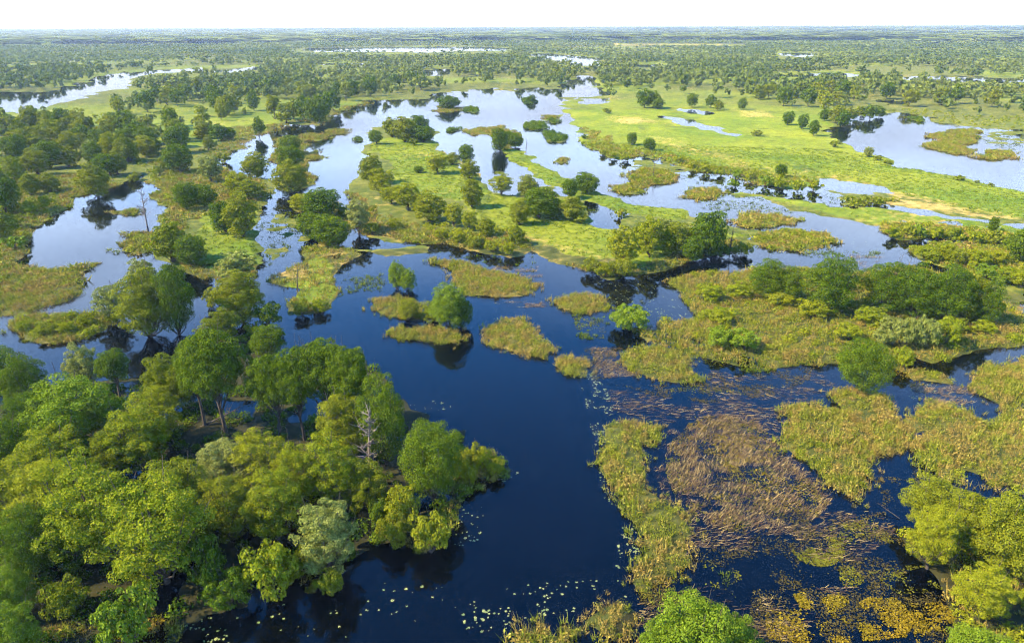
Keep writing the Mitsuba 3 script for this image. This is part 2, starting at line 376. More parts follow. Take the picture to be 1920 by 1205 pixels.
# far water cut out of the far land
FAR_WATER = [
    [(-200, 176), (60, 174), (110, 170), (140, 160), (175, 148), (230, 134), (250, 141), (244, 164), (190, 172), (146, 188), (95, 196), (40, 212), (-200, 214)],
    [(235, 138), (300, 131), (380, 127), (390, 135), (300, 138), (247, 145)], [(395, 134), (480, 125), (502, 129), (420, 138)],
    [(540, 93), (700, 88), (850, 87), (962, 90), (950, 95), (800, 98), (600, 98)],
    [(990, 101), (1050, 102), (1122, 110), (1142, 123), (1090, 123), (1050, 116), (1000, 107)],
    [(788, 133), (830, 129), (852, 132), (832, 143), (798, 142)],
    [(690, 204), (760, 187), (800, 190), (815, 175), (880, 170), (920, 165), (960, 172), (985, 164), (1040, 168), (1060, 156), (1095, 141), (1124, 145), (1118, 160), (1142, 178), (1080, 182), (1054, 187), (1050, 206), (690, 208)],
    [(1640, 147), (1720, 144), (1920, 147), (2200, 152), (2200, 160), (1920, 156), (1800, 154)], [(1430, 141), (1560, 137), (1700, 143), (1560, 145), (1450, 145)],
    [(1450, 98), (1545, 102), (1505, 108), (1460, 104)], [(1085, 186), (1140, 184), (1145, 193), (1095, 196)], [(1270, 203), (1320, 205), (1345, 214), (1300, 215)],
    [(1238, 216), (1300, 227), (1395, 253), (1380, 256), (1290, 236), (1240, 222)], [(1660, 190), (1690, 188), (1700, 198), (1672, 200)],
    [(600, 120), (690, 119), (690, 122), (610, 123)], [(1190, 122), (1240, 120), (1260, 126), (1200, 128)],
    [(560, 155), (620, 150), (640, 154), (580, 158)],
]
DRY = [WEST, CENTRE, SPIT, SPIT_TOP, EAST, FAR_EAST, WILLOW_BELT, EAST_SHORE, OAK_LAND, NW_ISLET, MID_ISLET, SE_BANK, S_BANK]
ya = [gp(x, 186) for x in range(-900, 2900, 100)]
FAR_LAND = Polygon(ya + [(24000, 24000), (24000, 30000), (-24000, 30000), (-24000, 24000)]).buffer(0)
far_water = unary_union([wpoly(p) for p in FAR_WATER])
pools = unary_union([wpoly(p) for p, _ in PEEP])
dry_land = unary_union([wpoly(p) for p in DRY] + [wpoly(p) for p, _, _ in ISLETS] + [FAR_LAND]).difference(unary_union([far_water, wpoly(POND), pools]))
wet_land = [(wpoly(p), d) for p, d in WET] + [(wpoly(GROVE), .25), (wpoly(FLOODED_SPIT), .12)]

STRAW = [[(1135, 216), (1180, 220), (1215, 230), (1170, 234), (1130, 226)], [(1195, 253), (1260, 260), (1330, 283), (1425, 308), (1400, 316), (1300, 292), (1215, 268)],
         [(1590, 368), (1690, 362), (1830, 388), (1920, 402), (1920, 414), (1830, 404), (1700, 388), (1600, 378)], [(690, 428), (780, 426), (792, 442), (760, 452), (702, 444)],
         [(975, 436), (1030, 448), (1100, 470), (1160, 492), (1130, 497), (1050, 472), (985, 452)], [(500, 512), (560, 498), (570, 520), (530, 532)], [(1360, 205), (1430, 208), (1480, 222), (1400, 220)],
         [(1850, 300), (1920, 314), (1920, 324), (1850, 306)], [(1020, 185), (1056, 180), (1062, 200), (1030, 200)], [(880, 172), (960, 165), (965, 172), (890, 178)], [(570, 455), (640, 462), (660, 480), (600, 478)],
         [(40, 500), (120, 505), (125, 515), (60, 516)], [(1880, 66), (1990, 70), (1990, 76), (1880, 74)], [(1150, 82), (1400, 84), (1400, 90), (1150, 88)], [(870, 320), (900, 318), (905, 335), (880, 335)]]
straw_land = unary_union([wpoly(p) for p in STRAW])
MEADOW = [EAST, SPIT, [(690, 262), (800, 255), (850, 300), (920, 365), (1060, 380), (1160, 440), (1400, 440), (1330, 470), (1200, 500), (1060, 480), (990, 440), (900, 430), (880, 380), (760, 370), (720, 300)],
          [(390, 400), (480, 395), (480, 500), (400, 510), (350, 470)], [(60, 200), (500, 190), (560, 220), (450, 260), (350, 280), (250, 265), (150, 240)], [(580, 480), (625, 500), (620, 560), (560, 580), (540, 540)],
          [(420, 150), (700, 140), (780, 160), (640, 185), (420, 180)], [(1150, 160), (1920, 165), (1920, 235), (1550, 215), (1150, 200)], [(1660, 425), (1920, 445), (1920, 420), (1500, 380), (1340, 352)]]
meadow_land = unary_union([wpoly(p) for p in MEADOW])
for g in [dry_land, straw_land, meadow_land] + [g for g, _ in wet_land]:
    shapely.prepare(g)


def signed(poly, w, reach):
    """Metres inside (+) or outside (-) the outline, at most REACH."""
    near = poly.buffer(float(np.max(reach)))
    shapely.prepare(near)
    pts = shapely.points(w)
    out = -np.broadcast_to(reach, len(w)).astype(float).copy()
    inside = shapely.contains_xy(poly, w[:, 0], w[:, 1])
    edge = poly.boundary
    shapely.prepare(edge)
    todo = np.nonzero(shapely.contains_xy(near, w[:, 0], w[:, 1]))[0]
    d = np.minimum(shapely.distance(edge, pts[todo]), np.broadcast_to(reach, len(w))[todo])
    out[todo] = np.where(inside[todo], d, -d)
    return out


def land_height(p):
    """Height of the ground above the water at the points p (n, 2)."""
    if not len(p):
        return np.zeros(0)
    w = warp(p)
    r = np.hypot(p[:, 0], p[:, 1])
    soft = 0.9 + 0.006 * r
    h = np.full(len(p), -.7)
    rough = (fb(p[:, 0], p[:, 1], .23, 3, 21) - .5) * .5
    h = np.maximum(h, .36 * np.tanh(signed_cached('dry', dry_land, w) / soft) + rough * .16)
    for k, (g, low) in enumerate(wet_land):
        s = signed_cached(k, g, w)
        h = np.maximum(h, np.minimum(.36 * np.tanh(s / soft), .30 - low + rough * 1.5))
    return h


def signed_cached(key, poly, w):
    reach = 14.0
    return signed(poly, w, reach) if key != 'dry' else np.concatenate([signed(poly, w[i:i + 60000], reach) for i in range(0, len(w), 60000)])


# the ground: one sheet, finer where it is near, out to the horizon
DEP = np.concatenate([np.radians(np.linspace(54, .9, 540)), np.arctan(CAM_H / np.geomspace(3000, 25500, 16))])
RAD = CAM_H / np.tan(DEP)
AZ = np.radians(np.linspace(-56, 56, 580))
rr, aa = np.meshgrid(RAD, AZ, indexing='ij')
gx, gy = (rr * np.sin(aa)).ravel(), (rr * np.cos(aa)).ravel()
gpts = np.stack([gx, gy], 1)
gz = land_height(gpts)
hill = np.clip((np.hypot(gx, gy) - 3500) / 6000, 0, 1)
gz = gz + hill * 6 * fb(gx, gy, .0006, 3, 40)
nr, na = rr.shape
ii, jj = np.meshgrid(np.arange(nr - 1), np.arange(na - 1), indexing='ij')
q = np.stack([ii * na + jj, ii * na + jj + 1, (ii + 1) * na + jj + 1, (ii + 1) * na + jj], -1).reshape(-1, 4)
q = q[(gz[q] > -.45).any(1)]                      # under open water there is nothing to see of the bed: the big sheet below carries it
used, inv = np.unique(q, return_inverse=True)
q = inv.reshape(-1, 4)
w_ = warp(gpts[used])
dist = np.hypot(gx, gy)[used]
sd = np.concatenate([signed(straw_land, w_[i:i + 60000], 14.0) for i in range(0, len(w_), 60000)])
straw = .08 + .30 * np.clip(.5 + sd / np.clip(.02 * dist, 1.5, 12), 0, 1) + .22 * np.clip(1 - np.abs(gz[used] - .03) / .10, 0, 1) * (dist > 90)
straw += .25 * np.clip((fb(gx[used], gy[used], .03, 3, 60) - .55) / .2, 0, 1)
sedge_w = np.where(shapely.contains_xy(meadow_land, w_[:, 0], w_[:, 1]), .08, .85)
sedge_w = np.where(dist > 420, np.clip(.6 + (fb(gx[used], gy[used], .012, 3, 61) - .45) * 3, .35, 1.0), sedge_w)
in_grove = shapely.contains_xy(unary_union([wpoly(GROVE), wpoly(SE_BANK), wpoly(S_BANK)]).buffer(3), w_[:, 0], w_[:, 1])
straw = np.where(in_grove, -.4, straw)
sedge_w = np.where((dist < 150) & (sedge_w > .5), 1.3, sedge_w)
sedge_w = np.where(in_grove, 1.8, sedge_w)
gv = np.stack([gx[used], gy[used], gz[used]], 1)
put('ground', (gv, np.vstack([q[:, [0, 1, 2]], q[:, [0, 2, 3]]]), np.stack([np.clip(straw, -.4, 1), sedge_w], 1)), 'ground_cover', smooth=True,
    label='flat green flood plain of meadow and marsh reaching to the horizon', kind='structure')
ring = np.linspace(0, 2 * np.pi, 97)[:-1]


def disc_sheet(z, radii):
    v = [(0, 0, z)] + [(r * math.cos(a), r * math.sin(a), z) for r in radii for a in ring]
    f = [(0, 1 + k, 1 + (k + 1) % 96) for k in range(96)]
    for i in range(len(radii) - 1):
        a, b = 1 + i * 96, 1 + (i + 1) * 96
        f += [t for k in range(96) for t in ((a + k, b + k, b + (k + 1) % 96), (a + k, b + (k + 1) % 96, a + (k + 1) % 96))]
    return np.array(v), np.array(f)


put('water', disc_sheet(0.0, [30, 100, 300, 1000, 4000, 12000, 26000]), 'water_surface', label='still dark flood water between the islands', kind='structure')
scene['river_bed'] = mikit.ply(disc_sheet(-.8, [100, 1000, 26000]), 'bark')
note('river_bed', kind='structure')
# ------------------------------------------------------------------ trees: prototypes
def crown_mesh(r, W, H, lumps, per, leaf, base=.30, fine=True, shape='round', limbs=True, sides=6):
    """(trunk mesh, crown mesh) of a tree H metres high and W wide: limbs that carry lumps of leaf sprays."""
    cz, rz = H * (base + 1) / 2, H * (1 - base) / 2
    cs, rs = [], []
    tries, off = 0, r.uniform(0, 90, 3)
    while len(cs) < lumps and tries < 4000:
        tries += 1
        d = norm(r.normal(size=3))
        if d[2] < (-.75 if base > .2 else -.93):
            continue
        q = (r.uniform(.42, .84) if r.random() < .8 else r.uniform(0, .45)) * (1 + .42 * (meshkit.noise(d * 1.9 + off) - .5))
        taper = 1.0
        if shape == 'tall':
            taper = 1 - .35 * max(d[2], 0)
        if shape == 'open' and r.random() < .25:
            q *= 1.12
        c = np.array([d[0] * W / 2 * q * taper, d[1] * W / 2 * q * taper, cz + d[2] * rz * q])
        rad = W * (r.uniform(.05, .135) if fine else r.uniform(.085, .165)) * (1 if shape != 'open' else .9)
        if all(np.linalg.norm(c - o) > .55 * (rad + ra) * (.9 if shape != 'open' else 1.1) for o, ra in zip(cs, rs)):
            cs.append(c); rs.append(rad)
    cs, rs = np.array(cs), np.array(rs)
    P, N, S = [], [], []
    for c, rad in zip(cs, rs):
        n = max(6, int(per * (rad / (W * .14)) ** 2))
        d = norm(r.normal(size=(n, 3)) + [0, 0, .35])
        out = norm(c - [0, 0, cz - rz * .3])
        d = norm(d + out * .45)
        k = r.uniform(.55, 1.12, (n, 1)) ** .7
        p = c + d * rad * k * [1.15, 1.15, .78]
        P.append(p)
        N.append(norm(d * .85 + r.normal(size=(n, 3)) * .36 + [0, 0, .1]))
        S.append(leaf * r.uniform(.6, 1.35, n))
    v, f, uv = leaf_quads(np.vstack(P), np.vstack(N), np.concatenate(S), r)
    tr = max(.12, H * .021)
    fork = H * base * r.uniform(.8, 1.1)
    lean = r.normal(size=2) * H * .02
    tp = [tube([[0, 0, -.9], [lean[0] * .3, lean[1] * .3, fork * .5], [lean[0], lean[1], fork], [lean[0] * 1.5, lean[1] * 1.5, cz + rz * .45]], [tr * 1.45, tr, tr * .8, tr * .2], sides)]
    if limbs:
        order = np.argsort(-rs)[: (16 if limbs is True else limbs)]
        for k in order:
            a = np.array([lean[0], lean[1], fork * r.uniform(.75, 1.35)])
            m = a * .5 + cs[k] * .5 + [0, 0, -.08 * H * r.random()]
            tp.append(tube([a, m, cs[k], cs[k] + (cs[k] - m) * .5], [tr * .5, tr * .32, tr * .16, .02], max(4, sides - 2)))
    return join(tp), (v, f, uv)


KINDS = {  # look: nominal width, height, base of crown, shape, leaf material, colour words
    'oak': (11, 12, .02, 'round', 'leaf_oak', 'dark green'),
    'yellow': (9, 13, .06, 'open', 'leaf_yellow', 'yellow-green'),
    'lofty': (9, 14, .33, 'round', 'leaf_oak', 'mid green'),
    'bright': (10, 11, .0, 'round', 'leaf_bright', 'bright green'),
    'silver': (8, 11, .05, 'open', 'leaf_silver', 'grey-green'),
    'olive': (9, 12, .0, 'tall', 'leaf_olive', 'olive green'),
}
PROTO = {}
for kind, (W, H, base, shape, mat, _) in KINDS.items():
    for lod, (variants, lumps, per, leaf, limbs, sides) in {'near': (4, 135, 420, .115, True, 7), 'mid': (4, 80, 100, .27, 9, 5), 'far': (3, 46, 32, .52, 3, 4)}.items():
        for v in range(variants):
            r = np.random.default_rng(hash((len(kind), ord(kind[0]), ord(lod[0]), v)) % 100000)
            t, c = crown_mesh(r, W, H, int(lumps * (1.35 if shape == 'round' else 1)), per if shape != 'open' else int(per * .95), leaf, base, lod == 'near', shape=shape, limbs=limbs, sides=sides)
            g = f'{kind}_{lod}_{v}'
            scene[g] = {'type': 'shapegroup', 'trunk': mikit.ply((t[0], t[1]), 'bark', True), 'crown': mikit.ply((c[0], c[1]), mat, uv=c[2])}
            PROTO[kind, lod, v] = g
    r = np.random.default_rng(len(kind) * 7 + 1)
    for v in range(3):   # low bushes: leaves down to the ground, no trunk to see
        W2, H2 = 5.0, 3.2
        for lod, (lumps, per, leaf) in {'near': (56, 170, .115), 'far': (28, 52, .28)}.items():
            t, c = crown_mesh(r, W2, H2, lumps, per, leaf, .0, shape='round', limbs=5, sides=4)
            c = (c[0] * [1, 1, .92] + [0, 0, .1], c[1], c[2])
            g = f'{kind}_bush_{lod}_{v}'
            scene[g] = {'type': 'shapegroup', 'branches': mikit.ply((t[0], t[1]), 'bark', True), 'foliage': mikit.ply((c[0], c[1]), mat, uv=c[2])}
            PROTO[kind + '_bush', lod, v] = g


def plant(key, kind, x, y, z, width, height, rot, r, bush=False):
    d = math.hypot(x, y)
    if bush:
        W, H = 5.0, 3.2
        g = PROTO[kind + '_bush', 'near' if d < 170 else 'far', int(r.integers(3))]
    else:
        W, H = KINDS[kind][:2]
        lod = 'near' if d < 135 else 'mid' if d < 330 else 'far'
        g = PROTO[kind, lod, int(r.integers(3 if lod == 'far' else 4))]
    sx, sz = width / W, height / H
    scene[key] = {'type': 'instance', 'to_world': T().translate([float(x), float(y), float(z)]).rotate([0, 0, 1], math.degrees(rot)).scale([float(sx), float(sx), float(sz)]),
                  'group': {'type': 'ref', 'id': g}}


ORD = ['first', 'second', 'third', 'fourth', 'fifth', 'sixth', 'seventh', 'eighth', 'ninth', 'tenth', 'eleventh', 'twelfth', 'thirteenth', 'fourteenth', 'fifteenth', 'sixteenth',
       'seventeenth', 'eighteenth', 'nineteenth', 'twentieth', '21st', '22nd', '23rd', '24th', '25th', '26th', '27th', '28th', '29th', '30th'] + [f"{k}{'th' if k % 100 in (11, 12, 13) else {1: 'st', 2: 'nd', 3: 'rd'}.get(k % 10, 'th')}" for k in range(31, 300)]


def height_to(px, ytop, x, y, z):
    """The height of something standing at (x, y, z) whose top is seen on the row ytop."""
    lo, hi = 0.2, 44.0
    for _ in range(40):
        m = (lo + hi) / 2
        if px_of((x, y, z + m))[1] > ytop:
            lo = m
        else:
            hi = m
    return (lo + hi) / 2


TREES = {
    'in the back row of the near grove': [(15, 760, 652, 100, 'oak'), (60, 772, 662, 80, 'oak'), (165, 735, 640, 62, 'silver'), (226, 748, 650, 60, 'lofty'), (325, 775, 652, 95, 'olive'), (385, 800, 628, 70, 'lofty'), (425, 818, 606, 105, 'lofty'),
        (506, 668, 604, 66, 'oak'), (525, 818, 655, 85, 'lofty'), (572, 826, 640, 75, 'lofty'), (622, 815, 624, 100, 'lofty'), (668, 832, 640, 80, 'lofty')],
    'in the second row of the near grove': [(150, 845, 703, 175, 'bright'), (75, 850, 735, 90, 'oak'), (300, 835, 722, 100, 'yellow'), (270, 880, 758, 120, 'yellow'), (650, 865, 722, 105, 'olive'), (722, 875, 695, 95, 'oak'), (815, 935, 778, 118, 'oak')],
    'in the middle row of the near grove': [(20, 900, 790, 110, 'oak'), (112, 905, 792, 130, 'yellow'), (210, 900, 800, 80, 'olive'), (430, 930, 822, 105, 'silver'), (500, 925, 800, 110, 'yellow'), (560, 960, 830, 85, 'yellow'), (628, 950, 800, 105, 'yellow'), (690, 955, 850, 80, 'olive')],
    'in the front row of the near grove': [(30, 1000, 855, 150, 'yellow'), (120, 1010, 850, 150, 'yellow'), (210, 1060, 862, 170, 'yellow'), (315, 1090, 880, 185, 'yellow'), (345, 990, 850, 130, 'olive'), (440, 1010, 880, 110, 'olive'), (520, 1010, 870, 110, 'yellow'), (618, 1072, 928, 118, 'silver'), (150, 1060, 930, 120, 'oak'), (75, 1080, 950, 110, 'oak')],
    'in the clump right of the left sedge bed': [(214, 600, 528, 62, 'silver'), (280, 632, 500, 110, 'olive'), (340, 628, 482, 72, 'oak'), (272, 545, 480, 48, 'silver')],
    'between the left island clump and the grove': [(455, 605, 496, 95, 'olive'), (425, 640, 570, 60, 'olive'), (400, 665, 590, 60, 'olive')],
    'on the grassy neck right of the left lake': [(325, 492, 404, 66, 'olive'), (362, 500, 437, 56, 'oak'), (422, 440, 372, 45, 'oak'), (455, 446, 356, 66, 'olive'), (450, 525, 470, 70, 'silver'), (352, 396, 338, 46, 'oak'), (385, 392, 342, 45, 'oak'), (398, 344, 288, 42, 'silver'), (338, 326, 266, 52, 'oak'),
        (480, 334, 282, 54, 'olive'), (470, 375, 332, 55, 'olive'), (318, 322, 282, 34, 'olive'), (448, 370, 318, 44, 'yellow')],
    'on the tall twin-tree islet in the lake': [(546, 292, 250, 40, 'oak'), (547, 322, 268, 46, 'oak'), (546, 362, 294, 66, 'olive')],
    'on the dark islet left of the central island': [(605, 412, 350, 72, 'oak'), (585, 448, 395, 50, 'oak'), (622, 460, 400, 70, 'oak'), (567, 400, 362, 45, 'yellow'), (673, 438, 371, 42, 'silver'), (645, 410, 385, 22, 'olive')],
    'at the far tip of the central island': [(705, 272, 242, 26, 'oak'), (735, 258, 216, 36, 'olive'), (760, 268, 214, 44, 'olive'), (788, 262, 212, 36, 'oak'), (795, 268, 233, 42, 'oak'), (768, 262, 222, 40, 'olive')],
    'along the left shore of the central island': [(698, 346, 283, 46, 'olive'), (718, 368, 314, 44, 'yellow'), (765, 396, 340, 55, 'yellow'), (735, 385, 345, 40, 'yellow'), (808, 418, 352, 64, 'olive'), (852, 428, 376, 36, 'yellow'), (880, 434, 392, 30, 'yellow'), (912, 446, 404, 32, 'olive'), (790, 400, 360, 36, 'olive')],
    'in the middle of the central island': [(822, 328, 286, 42, 'yellow'), (886, 392, 330, 44, 'olive'), (968, 462, 418, 32, 'olive'), (785, 326, 310, 18, 'oak')],
    'along the right shore of the central island': [(874, 308, 268, 30, 'oak'), (880, 338, 294, 38, 'olive'), (848, 310, 284, 26, 'olive'), (940, 368, 323, 46, 'yellow'), (990, 372, 323, 40, 'olive'), (975, 424, 368, 40, 'olive'), (1012, 412, 346, 66, 'oak'), (1036, 412, 370, 40, 'oak'), (1072, 414, 364, 56, 'olive'), (1098, 364, 321, 48, 'oak'), (1068, 374, 334, 30, 'oak')],
    'in the clump ending the central island': [(1166, 505, 420, 56, 'yellow'), (1200, 470, 412, 42, 'olive'), (1218, 485, 400, 52, 'yellow'), (1258, 482, 412, 50, 'olive'), (1282, 475, 414, 44, 'olive'), (1325, 480, 389, 66, 'oak'), (1298, 490, 440, 40, 'oak'), (1240, 462, 405, 36, 'silver')],
    'on the sedge spit in the open lake': [(936, 284, 236, 30, 'oak'), (966, 276, 248, 28, 'oak'), (952, 272, 244, 26, 'oak')],
    'at the head of the lake': [(840, 204, 178, 42, 'oak'), (855, 200, 182, 20, 'oak'), (996, 192, 176, 18, 'oak')],
    'standing free on the right meadow': [(1184, 274, 246, 19, 'oak'), (1217, 284, 258, 24, 'oak'), (1463, 334, 306, 22, 'oak'), (1627, 296, 274, 18, 'silver'), (1525, 256, 224, 21, 'oak'), (1503, 244, 213, 22, 'oak'), (1476, 236, 208, 24, 'oak')],
    'along the upper edge of the right meadow': [(1208, 204, 164, 34, 'oak'), (1224, 204, 168, 26, 'oak'), (1233, 206, 183, 24, 'oak'), (1297, 203, 173, 24, 'oak'), (1332, 204, 176, 22, 'oak'), (1346, 208, 186, 22, 'olive'), (1391, 207, 183, 20, 'oak'), (1424, 188, 155, 28, 'olive'), (1440, 186, 150, 28, 'yellow')],
    'in the big round row on the right': [(1436, 562, 485, 72, 'oak'), (1478, 570, 495, 46, 'oak'), (1550, 588, 476, 100, 'oak'), (1655, 590, 486, 88, 'oak'), (1712, 600, 492, 86, 'oak'), (1768, 606, 490, 90, 'oak'), (1812, 606, 505, 60, 'olive'), (1842, 612, 522, 52, 'oak')],
    'alone at the water, right of the dead reeds': [(1612, 735, 630, 100, 'oak')],
    'at the right edge by the upper channel': [(1908, 495, 424, 56, 'oak'), (1858, 440, 404, 18, 'oak')],
    'on the islets in mid channel': [(745, 542, 483, 34, 'bright'), (765, 545, 500, 34, 'bright'), (842, 614, 526, 70, 'bright'), (812, 602, 560, 40, 'olive'), (866, 612, 555, 44, 'oak'), (768, 600, 556, 44, 'olive')],
    'in the leafy clump in the lower right corner': [(1735, 985, 888, 105, 'olive'), (1738, 1065, 938, 92, 'yellow'), (1800, 1040, 915, 110, 'olive'), (1862, 1075, 918, 130, 'olive'), (1830, 1165, 1055, 105, 'yellow'), (1915, 1100, 965, 80, 'olive')],
    'cut by the bottom edge of the view': [(1298, 1290, 1112, 175, 'bright'), (1235, 1290, 1150, 90, 'bright'), (1365, 1290, 1140, 90, 'bright'), (1815, 1290, 1175, 120, 'bright'), (35, 1160, 1062, 80, 'bright'), (40, 1245, 1128, 95, 'bright')],
    'at the edge of the left lake': [(182, 368, 300, 52, 'olive'), (205, 332, 285, 50, 'oak'), (222, 330, 280, 40, 'olive'), (12, 405, 308, 60, 'oak'), (8, 455, 380, 60, 'olive'), (60, 368, 318, 34, 'olive'), (95, 362, 320, 40, 'olive')],
    'paired on the left meadow': [(213, 240, 208, 24, 'oak'), (238, 240, 205, 30, 'oak')],
    'by the inlet upper left of the lake': [(385, 262, 222, 34, 'olive'), (410, 266, 230, 38, 'oak'), (432, 264, 238, 28, 'oak'), (340, 268, 230, 36, 'oak'), (487, 258, 216, 22, 'oak'), (380, 262, 240, 34, 'olive'), (278, 296, 252, 40, 'olive')],
    'on the wooded point across the lake': [(515, 225, 170, 34, 'olive'), (535, 232, 186, 34, 'olive'), (552, 226, 182, 30, 'olive'), (572, 228, 178, 32, 'oak'), (590, 232, 176, 36, 'oak'), (608, 222, 172, 34, 'oak'), (625, 210, 166, 32, 'oak'), (600, 232, 188, 30, 'oak'), (650, 190, 150, 30, 'olive'), (665, 182, 148, 30, 'oak')],
    'at the left edge of the right-hand lake': [(1565, 232, 196, 30, 'olive'), (1590, 228, 198, 28, 'olive'), (1580, 238, 206, 30, 'oak'), (1630, 224, 194, 30, 'oak'), (1648, 220, 198, 24, 'oak'), (1612, 222, 196, 24, 'olive'), (1575, 222, 192, 26, 'olive'), (1545, 228, 204, 22, 'oak')],
}
BUSHES = {
    'at the foot of the grove': [(515, 1120, 1010, 110, 'yellow'), (250, 1205, 1098, 112, 'bright'), (755, 985, 905, 70, 'yellow'), (715, 990, 930, 50, 'oak'), (808, 1035, 960, 80, 'yellow'), (430, 1135, 1062, 90, 'oak'), (545, 1095, 1050, 60, 'yellow'), (895, 880, 832, 50, 'yellow'), (928, 890, 858, 36, 'yellow'), (868, 886, 842, 40, 'yellow'), (880, 905, 868, 36, 'yellow'), (585, 1065, 1010, 60, 'olive'), (505, 610, 562, 56, 'oak'), (130, 1150, 1080, 90, 'olive'), (620, 1110, 1060, 50, 'olive'), (740, 1020, 960, 60, 'olive'), (395, 1110, 1000, 80, 'oak')],
    'in the channel and on its right bank': [(1181, 615, 570, 78, 'bright'), (1348, 652, 610, 60, 'bright'), (1395, 658, 614, 66, 'bright'), (1330, 568, 530, 60, 'yellow'), (1385, 560, 525, 60, 'yellow'), (1345, 605, 575, 60, 'yellow')],
    'below the row of big round trees': [(1630, 610, 575, 70, 'yellow'), (1665, 630, 590, 44, 'silver'), (1690, 655, 588, 46, 'silver'), (1730, 655, 590, 56, 'silver'), (1655, 652, 612, 44, 'silver'), (1770, 650, 590, 60, 'yellow'), (1790, 625, 595, 50, 'olive'), (1845, 630, 600, 50, 'yellow'), (1590, 640, 605, 60, 'yellow'), (1520, 600, 560, 60, 'yellow'), (1690, 690, 650, 40, 'yellow'), (1460, 575, 545, 50, 'yellow')],
    'in the willow belt at the right edge': [(1672, 446, 424, 30, 'yellow'), (1698, 444, 420, 34, 'yellow'), (1720, 446, 418, 30, 'bright'), (1755, 448, 424, 34, 'yellow'), (1790, 452, 424, 34, 'yellow'), (1830, 458, 430, 40, 'yellow'), (1870, 460, 430, 40, 'olive'), (1740, 490, 458, 50, 'yellow'), (1770, 492, 452, 40, 'yellow'), (1790, 500, 464, 40, 'olive'), (1830, 505, 462, 50, 'yellow'), (1868, 500, 466, 44, 'yellow'), (1850, 525, 492, 50, 'bright'), (1890, 530, 498, 50, 'yellow'), (1870, 532, 512, 40, 'bright'), (1915, 540, 505, 44, 'yellow')],
    'along the shore of the right meadow': [(1130, 291, 279, 20, 'yellow'), (1150, 298, 283, 22, 'yellow'), (1172, 302, 286, 24, 'yellow'), (1275, 308, 292, 24, 'yellow'), (1300, 318, 300, 24, 'yellow'), (1325, 325, 306, 26, 'yellow'), (1352, 330, 312, 26, 'yellow'), (1380, 334, 316, 26, 'bright'), (1408, 338, 318, 26, 'yellow'), (1435, 350, 326, 28, 'bright'), (1462, 354, 330, 28, 'yellow'), (1495, 360, 334, 32, 'yellow'), (1525, 358, 336, 30, 'yellow'), (1374, 350, 334, 24, 'bright'), (1418, 257, 243, 28, 'olive'), (1565, 278, 262, 22, 'olive'), (1645, 302, 290, 20, 'olive'), (1665, 308, 300, 20, 'olive'), (1798, 340, 328, 20, 'olive'), (1830, 345, 337, 12, 'olive'), (1858, 352, 342, 13, 'olive'), (1095, 262, 252, 14, 'oak'), (1140, 214, 202, 22, 'olive')],
    'on the central island': [(1090, 420, 400, 36, 'olive'), (775, 274, 258, 22, 'olive'), (800, 264, 248, 20, 'oak'), (700, 440, 415, 30, 'olive'), (740, 432, 408, 30, 'yellow'), (830, 450, 425, 34, 'yellow'), (860, 458, 430, 36, 'yellow'), (892, 466, 440, 36, 'olive'), (925, 474, 446, 36, 'yellow'), (952, 480, 452, 34, 'yellow'), (1110, 512, 480, 40, 'olive'), (1135, 520, 486, 40, 'olive'), (1170, 520, 480, 50, 'olive'), (1390, 478, 450, 40, 'olive'), (1165, 408, 390, 26, 'yellow'), (1350, 480, 455, 36, 'oak')],
    'on the left shores': [(60, 405, 375, 40, 'yellow'), (85, 395, 365, 36, 'yellow'), (30, 430, 400, 40, 'olive'), (30, 470, 440, 44, 'bright'), (90, 630, 605, 40, 'olive'), (165, 612, 588, 40, 'olive'), (48, 622, 600, 34, 'yellow'), (125, 626, 604, 36, 'yellow'), (392, 500, 484, 40, 'bright'), (410, 575, 535, 50, 'olive'), (250, 340, 322, 30, 'olive'), (420, 305, 285, 30, 'olive'), (300, 330, 308, 28, 'yellow'), (565, 590, 560, 40, 'olive'), (600, 585, 560, 40, 'yellow')],
}
# woodland and scrub between the traced trees: (outline, spacing in metres, share kept, looks, words)
WOODS = [
    ([(-200, 250), (60, 235), (130, 232), (170, 250), (100, 300), (130, 330), (60, 345), (-200, 400)], 8.5, .92, ('olive', 'yellow', 'oak', 'olive'), 'woodland at the left edge'),
    ([(150, 255), (250, 250), (300, 290), (245, 312), (160, 326), (115, 305)], 8.5, .9, ('olive', 'yellow', 'oak'), 'scrub wood above the left lake'),
    ([(260, 255), (350, 235), (450, 255), (400, 300), (300, 300)], 11, .65, ('olive', 'yellow', 'oak'), 'thin wood above the grassy neck'),
    ([(150, 216), (250, 190), (430, 168), (520, 190), (330, 205), (200, 226)], 10.5, .72, ('olive', 'yellow', 'oak', 'oak'), 'left meadow below the pale far water'),
    ([(250, 205), (440, 195), (500, 215), (380, 245), (260, 240)], 12, .42, ('olive', 'yellow', 'oak'), 'scattered trees on the left meadow'),
    ([(430, 160), (780, 150), (830, 172), (660, 186), (560, 195), (500, 185)], 11, .8, ('olive', 'oak', 'oak'), 'wood behind the far lake shore'),
    ([(330, 136), (800, 133), (800, 150), (430, 160), (330, 158)], 13, .6, ('olive', 'oak'), 'wood beyond the far meadow'),
    ([(1120, 128), (1450, 138), (1450, 172), (1260, 164), (1130, 166)], 12, .7, ('oak', 'oak', 'olive'), 'belt above the right meadow'),
    ([(1380, 148), (1640, 150), (1640, 190), (1560, 215), (1470, 205), (1400, 180)], 11, .75, ('olive', 'yellow', 'oak'), 'wood above the right-hand lake'),
    ([(1640, 155), (2100, 160), (2100, 240), (1860, 225), (1690, 205)], 12, .65, ('olive', 'olive', 'oak'), 'loose trees beyond the right-hand lake'),
    ([(880, 130), (1110, 128), (1060, 160), (900, 165)], 13, .55, ('olive', 'oak'), 'wood at the head of the lake'),
]
